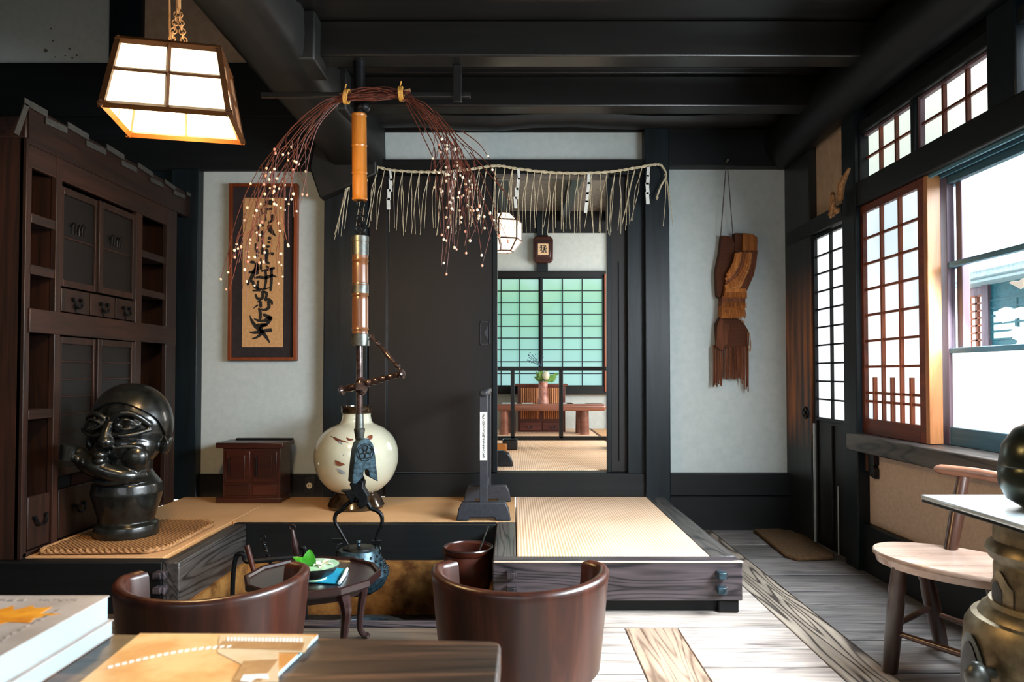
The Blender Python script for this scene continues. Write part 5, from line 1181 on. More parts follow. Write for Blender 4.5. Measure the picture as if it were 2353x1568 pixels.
for i in range(N+1):
    s = i/N; pts.append(A_.lerp(B_, s)); b_ = 2.2
    if .18 < s < .3: b_ = 2.2+3*math.sin(PI*(s-.18)/.12)
    elif .3 <= s < .75: b_ = 2.5+2.5*math.sin(PI*(s-.3)/.45)
    elif .78 < s < .9: b_ = 2.2+3*math.sin(PI*(s-.78)/.12)
    rs.append(b_*kj2*1.35)
tb.tube(pts, rs, 12); tb.torus(J(853, 775), 6*kj2, .003, None, 14, 6); obj('stay_rod', tb, M['rodm'], t)
obj('lower_socket', MB().lathe([(0, 0), (9*kj2, 0), (13*kj2, 26*kj2), (10*kj2, 28*kj2), (9*kj2, 60*kj2), (0, 60*kj2)], J(826, 1012), 20), M['pewter'], t)
# crest plate (bell outline) turned slightly to the window
cpc = J(834, 1050, -.04); mt = about(cpc, RZ(.45)); 
def cq(u, v): return (cpc.x+u*kj2, cpc.z+v*kj2)
bell = [cq(-29, -56), cq(-26, -20), cq(-22, 15), cq(-18, 30), cq(-10, 40), cq(0, 43), cq(10, 40), cq(18, 30), cq(22, 15), cq(26, -20), cq(30, -56), cq(10, -44), cq(8, -30), cq(4, -26), cq(-2, -30), cq(-4, -44), cq(-20, -58)]
obj('crest_plate', MB().prism(bell, 'y', cpc.y-.04, cpc.y+.045, mt), M['ironb'], t, .004)
m_ = MB(); fy_ = cpc.y-.043
def tor(u, v, r_, w): m_.torus(mt @ Vector((cq(u, v)[0], fy_, cq(u, v)[1])), r_*kj2, w*kj2, Matrix.Rotation(.45, 3, 'Z'), 24, 5)
tor(0, 12, 19, .8); tor(0, 12, 4, 1)
for k in range(5): a = k*2*PI/5+PI/2; tor(9.5*math.cos(a), 12+9.5*math.sin(a), 6.5, .9)
obj('family_crest', m_, M['iron'], t)
# hook below
hk2 = [(784, 1126), (812, 1124), (806, 1112), (812, 1100), (828, 1098), (840, 1104), (838, 1118), (850, 1138), (846, 1158), (832, 1168), (822, 1158), (826, 1148), (818, 1140), (812, 1158), (806, 1150), (796, 1132)]
obj('lower_hook', MB().prism([(J(*p).x, J(*p).z) for p in hk2], 'y', jy-.035, jy+.02), M['iron'], t, .006)
obj('hook_link', MB().torus(J(830, 1100), 6*kj2, .006, RZ(.8), 16, 8).cyl(J(831, 1078), J(831, 1100), .006, n=8), M['iron'], t)

kz = J(826, 1362).z; kc = Vector((J(824, 1300).x, jy, kz))
t = thing('iron_kettle', kc, 'studded cast iron kettle hanging from the hook over the hearth', 'kettle')
kp = [(0, 0), (34, 0), (56, 14), (66, 34), (70, 44), (68, 50), (60, 62), (52, 78), (47, 92), (44, 98), (38, 99), (0, 99)]
kp2 = [(a*kj2, b*kj2) for a, b in kp]
obj('kettle_body', MB().lathe(kp2, kc, 48), M['ironb'], t)
st2 = MB()
for row, (zz, rr2) in enumerate(((52, 66.5), (60, 61), (68, 57.5), (77, 53), (86, 49.5))):
    n_ = 20-row
    for j in range(n_):
        a = 2*PI*(j+.5*(row % 2))/n_; st2.sph(kc+Vector((rr2*kj2*math.cos(a), rr2*kj2*math.sin(a), zz*kj2)), (4.1-.25*row)*kj2, 8)
obj('stud_pattern', st2, M['iron'], t)
ld = obj('lid', MB().lathe([(0, 98*kj2), (37*kj2, 98*kj2), (34*kj2, 103*kj2), (20*kj2, 106*kj2), (0, 107*kj2)], kc, 32), M['iron'], t)
obj('knob', MB().lathe([(0, 106*kj2), (4*kj2, 106*kj2), (3*kj2, 110*kj2), (6*kj2, 114*kj2), (5*kj2, 118*kj2), (0, 119*kj2)], kc, 14), M['ironb'], ld)
hp = [(800, 1252), (782, 1222), (770, 1200), (772, 1182), (786, 1172), (794, 1162), (808, 1152), (825, 1150), (842, 1154), (852, 1168), (866, 1174), (877, 1186), (877, 1206), (868, 1226), (860, 1252)]
m_ = MB(); P = bez([J(*p) for p in hp], 5); L = len(P); m_.tube(P, [(2.2+3.2*math.sin(PI*i/(L-1))**.6)*kj2 for i in range(L)], 10)
obj('handle', m_, M['iron'], t)
m_ = MB(); m_.torus(J(783, 1262), 12*kj2, .0035, RZ(.7), 20, 6).torus(J(868, 1262), 12*kj2, .0035, RZ(-.9), 20, 6); m_.box(J(860, 0).x, J(882, 0).x, jy-.01, jy+.01, J(0, 1250).z, J(0, 1242).z).box(J(770, 0).x, J(795, 0).x, jy-.01, jy+.01, J(0, 1246).z, J(0, 1238).z)
for x_k in (783, 868): m_.sph(J(x_k, 1275), (5*kj2, 6*kj2, 8*kj2), 10)
obj('handle_ring', m_, M['iron'], t)

# ================================================================ TWIG ARCH WITH RICE CAKES
wy = 3.38; kw = wy/F
Wt = lambda px, py, dy=0: aty(px, py, wy+dy)
t = thing('twig_arch', (Wt(860, 230).x, wy, Wt(860, 230).z), 'arched bundle of red brown twigs dotted with white and pink rice cake balls', 'twig decoration')
tips = []
def branch(side, i, N):
    m_ = MB(); q = i/(N-1)
    if side < 0:
        x0, y0 = 795, 222+R(-10, 12)
        ex, ey = 500+155*q+R(-8, 10), R(600, 690)-60*q
        c1 = (735+R(-6, 6)+10*q, 240+20*q+R(-5, 5)); c2 = (650+45*q+R(-8, 8), 310+50*q+R(-6, 6)); c3 = (566+78*q+R(-8, 8), 450+R(-6, 6)); other = (922+R(-2, 22), 214+R(-12, 14))
        mid = (860+R(-15, 15), 198+R(0, 34))
        P = [Wt(*other, R(-.02, .02)), Wt(*mid, R(-.02, .02)), Wt(x0, y0, R(-.02, .02)), Wt(*c1, R(-.03, .03)), Wt(*c2, R(-.06, .06)), Wt(*c3, R(-.09, .09)), Wt(ex, ey, R(-.12, .12))]
    else:
        x0, y0 = 922, 216+R(-10, 12)
        ex, ey = 1168-150*q+R(-8, 8), R(490, 580)
        if 1090 < ex < 1125: ey += 15
        c1 = (975+R(-5, 5)-10*q, 243+10*q+R(-6, 8)); c2 = (1035-25*q+R(-6, 6), 300+20*q+R(-6, 8)); c3 = (1090-70*q+R(-8, 8), 380+R(-6, 6)); other = (795+R(-20, 2), 222+R(-12, 12)); mid = (860+R(-15, 15), 198+R(0, 34))
        P = [Wt(*other, R(-.02, .02)), Wt(*mid, R(-.02, .02)), Wt(x0, y0, R(-.02, .02)), Wt(*c1, R(-.03, .03)), Wt(*c2, R(-.05, .05)), Wt(*c3, R(-.08, .08)), Wt(ex, ey, R(-.1, .1))]
    Q = bez(P, 7); L = len(Q); Q = [p+Vector((R(-.0018, .0018), 0, R(-.0018, .0018))) for p in Q]
    m_.tube(Q, [(.0036*(1-.68*k/L)) for k in range(L)], 5, flat=1)
    tips.append(Q[-1])
    for s in range(4 if side < 0 else 4):
        k = int(L*(.64+.09*s+R(-.03, .03))); k = min(k, L-4); b0_ = Q[k]; ln = R(60, 165)*kw; dx = R(-34, 30)*kw
        e = b0_+Vector((dx-side*-6*kw, R(-.04, .04), -ln)); c = b0_.lerp(e, .4)+Vector((side*8*kw+R(-8, 8)*kw, 0, ln*.12)); TQ = bez([b0_, c, e], 5)
        m_.tube(TQ, [.0022-.0011*j/len(TQ) for j in range(len(TQ))], 4)
        tips.append(TQ[-1]); tips.append(TQ[-4]+Vector((R(-2, 2)*kw, 0, 0))); 
        if R(0, 1) < .5: tips.append(Q[min(L-1, k+2)])
    obj('branch', m_, M['twig'], t)
for i in range(11): branch(-1, i, 11)
for i in range(14): branch(1, i, 14)
def stray(pts, nb):
    m_ = MB(); P = bez([Wt(*p) for p in pts], 6); m_.tube(P, [.0028-.0017*i/len(P) for i in range(len(P))], 4)
    for k in range(nb): tips.insert(k, P[int(len(P)*R(.55, .98))])
    obj('branch', m_, M['twig'], t)
stray([(780, 235), (735, 285), (715, 340), (700, 420), (690, 470)], 1); stray([(770, 238), (712, 300), (690, 350), (668, 430), (662, 505), (664, 560)], 2); stray([(760, 245), (706, 320), (712, 350), (692, 385)], 1)
stray([(735, 262), (690, 310), (682, 360), (680, 382)], 1); stray([(932, 235), (975, 320), (1000, 380), (1003, 440), (1015, 540)], 2); stray([(965, 262), (978, 290), (972, 310)], 1); stray([(940, 240), (995, 330), (1000, 390), (1020, 480)], 1)
stray([(1000, 255), (1060, 320), (1105, 360), (1128, 385), (1145, 420), (1160, 440)], 2); stray([(1060, 300), (1100, 330), (1125, 365)], 1); stray([(1080, 350), (1150, 430), (1170, 460), (1172, 470)], 2)
# straw ties
for (px, py, rx_) in ((797, 222, .2), (922, 216, -.05)):
    c = Wt(px, py); m_ = MB()
    for j in range(4):
        pp_ = [c+Vector(((j-1.5)*2.5*kw+math.sin(rx_)*zz, (.036)*math.cos(a), zz)) for a in [2*PI*q/14 for q in range(15)] for zz in [15*kw*math.sin(a)]]
        m_.tube(pp_, .0045, 6)
    m_.tube([c+Vector((0, -.035, 12*kw)), c+Vector((3*kw, -.04, 22*kw))], .003, 5)
    obj('straw_tie', m_, M['strawo'], t)
obj('crossbar', MB().cyl(Wt(915, 213, .0), Wt(943, 207, 0), .008, n=10), M['rope'], t)
random.shuffle(tips)
bm_w = MB().sph((0, 0, 0), (.006, .006, .007), 10); bm_p = MB().sph((0, 0, 0), (.0062, .0062, .0075), 10)
ORG['__'] = Vector((0, 0, 0))
def small(mb, mat):
    me = bpy.data.meshes.new('rice_cake_ball'); me.from_pydata([tuple(v) for v in mb.v], [], mb.f); me.materials.append(mat); me.polygons.foreach_set('use_smooth', [True]*len(me.polygons)); return me
mw, mp = small(bm_w, M['mochiw']), small(bm_p, M['mochip'])
for i, p in enumerate(tips[:100]):
    right = p.x > Wt(860, 0).x; pink = random.random() < (.45 if right else .22)
    o = bpy.data.objects.new('rice_cake_ball', mp if pink else mw); C.objects.link(o); o.parent = t; o.location = p-Vector(t.location); s = R(.8, 1.2); o.scale = (s, s, s)
m_ = MB()
for p in tips[100:175]: m_.sph(p, R(.005, .0075), 8)
obj('rice_cake_ball', m_, M['mochiw'], t, kind='stuff')

# ================================================================ PAPER LAMP
lr = math.radians(13)
lc = Vector(((aty(404, 245, 2.55).x), 2.56, aty(388, 247, 2.4).z))
t = thing('paper_lamp', lc, 'lit square paper lamp with wooden lattice frame hanging on chains', 'pendant lamp')
wb, wt_, db, hh = .198, .158, .155, .235
zb = 0
def lp(u, v, w_=0):   # u -1..1, v -1..1 (depth), w 0..1 height
    k = wb+(wt_-wb)*w_; kd = db+(db*.8-db)*w_; return lc+Vector((u*k, v*kd, w_*hh))
fr = MB(); r_ = .009
def bar(m, p, q, w=.008, h=.011): m.tube([p, q], [h, h], 4)
for w_, e in ((0, 1.06), (1, 1.06)):
    for s in (-1, 1): bar(fr, lp(-e, s, w_), lp(e, s, w_), h=.013); bar(fr, lp(s, -e, w_), lp(s, e, w_), h=.013)
for s in (-1, 1):
    for s2 in (-1, 1): bar(fr, lp(s, s2, 0), lp(s, s2, 1), h=.013)
obj('lamp_frame', fr, M['lampw'], t)
la = MB()
for s in (-1, 1):
    bar(la, lp(0, s*1.01, 0), lp(0, s*1.01, 1), h=.008); bar(la, lp(-1, s*1.01, .55), lp(1, s*1.01, .55), h=.007)
    bar(la, lp(s*1.01, 0, 0), lp(s*1.01, 0, 1), h=.008); bar(la, lp(s*1.01, -1, .55), lp(s*1.01, 1, .55), h=.007)
obj('lattice', la, M['lampw'], t)
pm = MB(); e = .985
for s in (-1, 1):
    pm.add([lp(-e, s*e, .02), lp(e, s*e, .02), lp(e, s*e, .98), lp(-e, s*e, .98)], [(0, 1, 2, 3)]); pm.add([lp(s*e, -e, .02), lp(s*e, e, .02), lp(s*e, e, .98), lp(s*e, -e, .98)], [(0, 1, 2, 3)])
obj('paper_shade', pm, M['lampp'], t)
obj('inner_diffuser', MB().add([lp(-e, -e, .5), lp(e, -e, .5), lp(e, e, .5), lp(-e, e, .5)], [(0, 1, 2, 3)]), M['lampin'], t)
obj('bulb', MB().sph(lc+Vector((0, 0, .07)), .035, 16), M['lampin'], t)
tp = MB()
for s in (-.8, 0, .8): bar(tp, lp(-1, s, 1), lp(1, s, 1), h=.007)
obj('top_slats', tp, M['lampw'], t)
cn = MB(); tpz = Vector((lc.x+.03, lc.y, 0))
for s in (-1, 1):
    a, b = lp(s*.2, 0, 1.02), Vector((lc.x, lc.y, lc.z+.42)); nl = 12
    for i in range(nl): cn.torus(a.lerp(b, (i+.5)/nl), .011, .0022, RZ(PI/2*(i % 2)), 10, 5)
cn.cyl((lc.x, lc.y, lc.z+.42), (lc.x, lc.y, 3.85), .004, n=6); cn.cyl((lc.x, lc.y, lc.z+.42), (lc.x, lc.y, lc.z+.62), .009, n=8)
cn.tube(bez([lp(-.05, 0, 1), (lc.x-.03, lc.y, lc.z+.45), (lc.x-.04, lc.y, 3.85)], 6), .004, 6)
obj('hanging_chain', cn, M['magd'], t)
t.rotation_euler = (0, 0, lr)

# ================================================================ HEARTH THINGS
# iron brazier ring
rc = Vector((aty(835, 1415, 3.32).x, 3.34, -.26)); t = thing('hearth_ring', rc, 'round iron brazier ring sunk in the hearth pit behind the tray table', 'brazier')
obj('outer_ring', MB().lathe([(.15, 0), (.215, 0), (.222, .10), (.212, .125), (.165, .125), (.155, .11), (.15, 0)], rc, 48), M['ironb'], t)
obj('inner_grate', MB().lathe([(0, .07), (.15, .07), (.15, .085), (.02, .085), (0, .085)], rc, 40), M['iron'], t)
m_ = MB(); m_.torus(rc+Vector((0, 0, .1)), .11, .008, Matrix.Rotation(PI/2, 3, 'X'), 30, 6)
for k in range(4): a = k*PI/2+.4; m_.tube(bez([rc+Vector((.02*math.cos(a), .02*math.sin(a), .1)), rc+Vector((.07*math.cos(a+.5), .07*math.sin(a+.5), .11)), rc+Vector((.12*math.cos(a), .12*math.sin(a), .1))], 5), .006, 6)
obj('trivet_scroll', m_, M['pewter'], t)
# pot with stick on a block
pb = aty(1075, 1300, 3.5)
t = thing('charcoal_block', (pb.x, 3.55, -.26), 'black square wooden stand under the dark pot in the hearth', 'stand')
obj('block_top', MB().box(pb.x-.13, pb.x+.085, 3.4, 3.66, -.03, -.005), M['darkx'], t, .004)
for sx in (-.11, .065):
    for sy in (3.42, 3.64): obj('leg', MB().box(pb.x+sx-.015, pb.x+sx+.015, sy-.015, sy+.015, -.26, -.03), M['darkx'], t)
pr = 59*3.5/F; t = thing('dark_pot', (pb.x, 3.52, -.004), 'dark round wooden pot at the hearth corner next to the platform', 'pot')
zr = aty(1075, 1258, 3.52).z
obj('pot_body', MB().lathe([(0, -.004), (pr*.8, -.004), (pr*.93, .05), (pr*.97, zr*.6), (pr*.9, zr-.03), (pr*.98, zr-.018), (pr*1.0, zr), (pr*.93, zr+.004), (pr*.86, zr-.005), (pr*.84, .07), (0, .06)], (pb.x, 3.52, 0), 40), M['chest'], t)
obj('pot_rim', MB().torus((pb.x, 3.52, zr), pr*.95, .007, Matrix.Rotation(PI/2, 3, 'X'), 40, 8), M['tray'], t)
a, b = aty(1122, 1210, 3.52), aty(1095, 1262, 3.52); b.z -= .1; b.x -= .02
obj('metal_skewer', MB().cyl(b, a, .004, n=8), M['pewter'], label='thin metal skewer leaning out of the dark pot', cat='skewer')
# iron rail and tools
m_ = MB(); iy = 3.28
m_.tube(bez([(aty(532, 1375, iy).x, iy, -.255), aty(535, 1340, iy), aty(541, 1285, iy), aty(549, 1274, iy), aty(560, 1275, iy), aty(563, 1287, iy), aty(575, 1291, iy), aty(640, 1285, iy+.05), aty(690, 1280, iy+.1), aty(700, 1270, iy+.1), aty(697, 1258, iy+.1), aty(688, 1262, iy+.1)], 6), .011, 8)
m_.tube([aty(700, 1268, iy+.1), (aty(703, 1340, iy+.1).x, iy+.1, -.255)], .011, 8)
obj('iron_rack', m_, M['iron'], label='bent black iron rack in the hearth pit behind the tray', cat='iron rack')
def tool(nm, label, cat, a, b, y, r0, r1, mat, twist=False, ring=False):
    p, q = aty(*a, y), aty(*b, y); q2 = q+(q-p).normalized()*.0
    d = (q-p).normalized(); L = (p.z+.262)/abs(d.z); q2 = p+d*L
    m_ = MB()
    if twist:
        N = 40; P = [p.lerp(q, i/N) for i in range(N+1)]
        for ph in (0, PI): m_.tube([v+Vector((.005*math.cos(i*.8+ph), .005*math.sin(i*.8+ph), 0)) for i, v in enumerate(P)], .0045, 6)
        m_.tube([q, q2], [.007, .005], 8)
    else: m_.tube([p, p.lerp(q, .5), q, q2], [r0, r1, r1*.8, r1*.5], 12)
    if ring: m_.torus(p+Vector((0, 0, .012)), .013, .003, None, 16, 6)
    obj(nm, m_, mat, label=label, cat=cat)
tool('fire_poker', 'iron poker with twisted shaft and ring end in the hearth', 'poker', (604, 1243), (622, 1295), 3.36, .005, .005, M['iron'], True, True)
tool('ash_scoop', 'ash scoop with turned dark wooden handle and ring in the hearth', 'scoop', (672, 1218), (683, 1292), 3.42, .007, .017, M['tray'], False, True)
tool('fire_chopstick', 'thick brown iron fire chopstick leaning at the tray edge', 'fire chopstick', (567, 1254), (585, 1320), 3.18, .012, .012, M['chest'])

# ================================================================ TRAY TABLE WITH BOWL
tc = Vector((aty(720, 1310, 2.71).x, 2.71, 0)); TR = .25; tzt = .30
t = thing('tray_table', tc, 'low many-sided dark lacquered tray table on curved legs before the hearth', 'tray table')
n12 = 12; off = .13
rim = [(tc.x+TR*math.cos(2*PI*j/n12+off), tc.y+TR*math.sin(2*PI*j/n12+off)) for j in range(n12)]
def ringp(k, z): return [Vector((tc.x+TR*k*math.cos(2*PI*j/n12+off), tc.y+TR*k*math.sin(2*PI*j/n12+off), z)) for j in range(n12)]
obj('tray_top', MB().loft([ringp(.5, tzt-.03), ringp(.96, tzt-.028), ringp(1.0, tzt-.02), ringp(1.0, tzt), ringp(.97, tzt+.003), ringp(.94, tzt), ringp(.92, tzt-.008), ringp(.3, tzt-.008)]), M['tray'], t, sm=25)
obj('apron', MB().loft([ringp(.78, tzt-.06), ringp(.86, tzt-.029), ringp(.8, tzt-.029), ringp(.72, tzt-.06)]), M['tray'], t, sm=25)
for a in (.75, 2.3, 3.9, -.75):
    ca, sa = math.cos(a), math.sin(a); m_ = MB()
    def lq(r_, z): return Vector((tc.x+r_*ca, tc.y+r_*sa, z))
    P = bez([lq(.19, tzt-.03), lq(.215, tzt-.09), lq(.205, tzt-.17), lq(.20, .05), lq(.222, .012)], 5); L = len(P)
    m_.tube(P, [.026-.014*math.sin(PI*.5*min(1, i/(L*.8))) for i in range(L)], 8); m_.sph(lq(.228, .012), (.018, .018, .012), 10)
    m_.prism([(0, 0), (.05, .0), (.02, -.06)], 'z', 0, .012, Matrix.Translation(lq(.18, tzt-.06)) @ RZ(a+PI/2) @ Matrix.Rotation(PI/2, 4, 'X')) if False else None
    obj('leg', m_, M['tray'], t)
# napkin
tz = tzt-.007
q = [atz(706, 1340, tz), atz(782, 1345, tz), atz(800, 1312, tz), atz(735, 1303, tz)]
t = thing('folded_cloth', sum(q, Vector())/4, 'folded turquoise cloth under the small bowl on the tray', 'cloth')
obj('cloth_body', MB().loft([q, [p+Vector((0, 0, .006)) for p in q]]), M['bluecloth'], t, .002)
a, b = q[1]+Vector((-.004, 0, .007)), q[2]+Vector((-.004, 0, .007)); m_ = MB(); m_.tube([a, a.lerp(b, .5)+Vector((.003, 0, .001)), b], [.006, .008, .006], 8, flat=1); obj('white_fold', m_, M['whitecloth'], t)
bc = atz(722, 1330, tz+.008); kb = bc.y/F
t = thing('small_bowl', bc, 'small dark outside pale green inside bowl on the turquoise cloth', 'bowl')
br_ = 56*kb; bh = .05
obj('bowl_body', MB().lathe([(0, 0), (br_*.45, 0), (br_*.48, .006), (br_*.8, .022), (br_*.98, bh-.004), (br_, bh), (br_*.97, bh)], bc, 48), M['darkglaze'], t)
obj('bowl_inside', MB().lathe([(br_*.99, bh+.001), (br_*.95, bh-.002), (br_*.75, .026), (br_*.4, .012), (0, .010)], bc, 48), M['celadon'], t)
obj('bowl_foot', MB().lathe([(br_*.44, -.0005), (br_*.5, -.0005), (br_*.49, .006), (0, .006)], bc, 32), M['celadon'], t)
def leafm(m, base, tip, w, up):
    base, tip = Vector(base), Vector(tip); d = tip-base; sd = d.cross(Vector(up)).normalized(); N = 8; vs = []
    for i in range(N+1):
        s = i/N; c = base+d*s+Vector(up)*.012*math.sin(PI*s); ww = w*math.sin(PI*min(1, s*.92+.08))**.8*(1-.25*s)
        vs += [c-sd*ww, c-Vector(up)*.003, c+sd*ww]
    fs = []
    for i in range(N): fs += [(3*i, 3*i+1, 3*i+4, 3*i+3), (3*i+1, 3*i+2, 3*i+5, 3*i+4)]
    m.add(vs, fs)
for i, (tx_, ty_, w_, lb) in enumerate(((712, 1262, .022, 'upright green leaf standing in the bowl'), (672, 1280, .016, 'green leaf drooping over the bowl rim'), (690, 1298, .02, 'green leaf lying under the white flower'))):
    m_ = MB(); y_ = bc.y-.02+i*.02; tip = aty(tx_, ty_, y_); base = bc+Vector((-.01+.01*i, -.02, .03)); leafm(m_, base, tip, w_*1.3, (0, -1, .4) if i == 0 else (0, -.3, 1))
    obj('green_leaf', m_, M['leaf'], label=lb, cat='leaf', group='green leaves in the small bowl')
m_ = MB(); fc = aty(738, 1298, bc.y-.01); fc.z = bc.z+bh-.012
for k in range(8):
    a = k*2*PI/8+.2; e = .15+.3*(k % 2); d = Vector((math.cos(a)*math.cos(e), math.sin(a)*math.cos(e), math.sin(e)+.1)); leafm(m_, fc, fc+d*R(.038, .05), .012, (0, 0, 1))
t = thing('white_flower', fc-Vector((0, 0, .01)), 'white many petalled flower lying in the small bowl', 'flower'); obj('petals', m_, M['petal'], t); obj('flower_heart', MB().sph(fc+Vector((0, 0, .006)), .01, 10), M['magl'], t)

# ================================================================ DOORMAT
a = [(1.60, 4.80), (1.82, 4.80), (1.88, 4.62), (1.88, 4.12), (1.84, 4.06), (1.58, 4.06), (1.555, 4.10)]
a = [(atz(1724, 1219, 0).x, 4.76), (1.76, 4.78), (1.85, 4.6), (1.83, 4.12), (1.8, 4.05), (1.585, 4.02), (1.545, 4.09)]
obj('doormat', MB().prism(a, 'z', .001, .024), M['coir'], bevel=.008, label='brown coir doormat on the floor before the narrow paper door', cat='doormat')

# ================================================================ TUB CHAIRS
def tub(name, loc, rz, label):
    t = thing(name, (0, 0, 0), label, 'chair', 'wooden tub chairs')
    Ro, th, zr_, z0 = .272, .034, .45, .22
    # curved back
    secs = []; N = 44; am = math.radians(104)
    for i in range(N+1):
        s = -1+2*i/N; a = -PI/2+s*am; curl = max(0, (abs(s)-.9)/.1)
        r_ = Ro-.02*curl; thk = th*(1+.55*curl); hz = zr_-.012*(1-abs(s))*0+.008*abs(s)
        def pt(rr, z):
            tz_ = (z-0)/.45; rr2 = rr*(.80+.20*tz_**.7); return Vector((rr2*math.cos(a), rr2*math.sin(a), z))
        zl_ = z0-.06
        sec = [pt(r_, zl_), pt(r_, (zl_+hz)/2), pt(r_, hz-.03), pt(r_+.001, hz-.012), pt(r_-.006, hz-.002), pt(r_-thk*.5, hz+.002), pt(r_-thk+.004, hz-.004), pt(r_-thk, hz-.016), pt(r_-thk, (zl_+hz)/2), pt(r_-thk, zl_)]
        secs.append(sec)
    # rolled ends
    m_ = MB().loft(secs); obj('backrest', m_, M['tub'], t, sm=60)
    m_ = MB()
    for s in (-1, 1):
        a = -PI/2+s*am; rr = (Ro-.04)*.99; P = []
        for k in range(6): z = .2+k*.05; q = (Ro-.036)*(.80+.20*(z/.45)**.7); P.append(Vector((q*math.cos(a), q*math.sin(a), z)))
        P.append(P[-1]+Vector((0, 0, .004))); m_.tube(P, [.022, .023, .024, .025, .026, .024, .012], 12)
    obj('arm_end', m_, M['tub'], t, sm=60)
    m_ = MB(); rb = .80*.272
    m_.lathe([(0, 0), (rb*.93, 0), (rb*.96, .01), (rb*1.0, .08), (rb*1.04, .18), (rb*1.02, .225), (rb*.97, .232), (0, .235)], (0, 0, 0), 48); obj('seat', m_, M['tub'], t)
    t.location = loc; t.rotation_euler = (0, 0, rz); return t
c2 = tub('tub_chair', (aty(1195, 1330, 2.23).x, 2.23, 0), 0, 'rounded wooden tub chair standing before the dark pot and platform')
c1 = dup(c2, (aty(495, 1330, 2.16).x, 2.16, 0), .24, 'rounded wooden tub chair turned towards the tray table, below the statue')

# ================================================================ TABLE, BOOKS, MAGAZINE
tt = .678
t = thing('wooden_table', (-.55, .6, 0), 'dark polished wooden table under the books and map sheet', 'table')
A1_, B1_ = atz(-40, 1451, tt), atz(1152, 1473, tt)
dr_ = (A1_-B1_).normalized(); nrm = Vector((dr_.y, -dr_.x, 0)); nrm = nrm if nrm.y < 0 else -nrm
nrm = (nrm+Vector((0.03, 0, 0))).normalized()
c0 = B1_; L_ = 1.6; W_ = .75; rad = .018
poly = []
for k in range(6): a = k/5*PI/2; poly.append(c0+dr_*rad*(1-math.sin(a))+nrm*rad*(1-math.cos(a)))
poly += [c0+nrm*W_, c0+nrm*W_+dr_*L_, c0+dr_*L_]
w3 = W_/3
for i in range(3):
    a0_, a1_ = i*w3, (i+1)*w3-.002
    if i == 0: pl = [(p.x, p.y) for p in poly[:6]]+[tuple((c0+nrm*a1_)[:2]), tuple((c0+nrm*a1_+dr_*L_)[:2]), tuple((c0+dr_*L_)[:2])]
    else: pl = [tuple((c0+nrm*a0_)[:2]), tuple((c0+nrm*a1_)[:2]), tuple((c0+nrm*a1_+dr_*L_)[:2]), tuple((c0+nrm*a0_+dr_*L_)[:2])]
    obj('table_board', MB().prism(pl, 'z', tt-.04, tt), M['table'], t, .004)
for a, b in ((.1, .1), (L_-.1, .1), (.1, W_-.08), (L_-.1, W_-.08)):
    p = c0+dr_*a+nrm*b; obj('leg', MB().box(p.x-.03, p.x+.03, p.y-.03, p.y+.03, 0, tt-.04), M['table'], t, .004)
obj('rail', MB().tube([c0+dr_*.1+nrm*.1+Vector((0, 0, -.09)), c0+dr_*(L_-.1)+nrm*.1+Vector((0, 0, -.09))], .025, 4), M['table'], t)
# books
X1 = -.57; YF = 1.022
def book(z0, h, x1, yf, label, decor=False, wdt=.24, ln=.30, rot=0):
    t = thing('thick_book', (x1-wdt/2, yf-ln/2, z0), label, 'book', 'stacked books on the table')
    obj('pages', MB().box(x1-wdt+.003, x1-.0015, yf-ln+.002, yf-.002, z0+.0015, z0+h-.0015), M['pages'], t)
    c = MB(); c.box(x1-wdt, x1, yf-ln, yf, z0+h-.0015, z0+h).box(x1-wdt, x1, yf-ln, yf, z0, z0+.0015).box(x1-wdt-.001, x1-wdt+.002, yf-ln, yf, z0, z0+h)
    cv = obj('cover', c, M['cover'], t)
    if decor:
        zz = z0+h+.0006; lf = [(-.62, 0), (-.5, .25), (-.35, .2), (-.25, .5), (-.1, .3), (0, .55), (.1, .42), (.3, .5), (.35, .2), (.62, .22), (.42, .0), (.5, -.2), (.2, -.2), (.1, -.4), (-.1, -.3), (-.3, -.42), (-.4, -.2)]
        cc = atz(10, 1418, zz); rt = -.12; pl = [(cc.x+(u*math.cos(rt)-v*math.sin(rt))*.10, cc.y+(u*math.sin(rt)+v*math.cos(rt))*.085) for u, v in lf]
        obj('maple_leaf_print', MB().prism(pl, 'z', zz-.0005, zz), M['orange'], cv)
        m_ = MB()
        for (x_0, x_1, y_0) in ((-.22, -.10, -.018), (-.085, -.03, -.017)):
            for k in range(9): u = x_0+(x_1-x_0)*k/9; m_.box(x1+u, x1+u+(x_1-x_0)/14, yf+y_0-R(.004, .009), yf+y_0, zz-.0005, zz)
        for k in range(14): v = .06+.012*k; m_.box(x1-.035, x1-.035+R(.003, .008), yf-v-.007, yf-v, zz-.0005, zz)
        obj('printed_marks', m_, M['greyprint'], cv)
    t.rotation_euler = (0, 0, rot); return t
book(tt+.001, .022, X1+.004, YF+.004, 'thinner white paged book at the bottom of the stack on the table')
book(tt+.0235, .0345, X1, YF, 'thick white paged book with orange maple leaf cover on the stack', True)
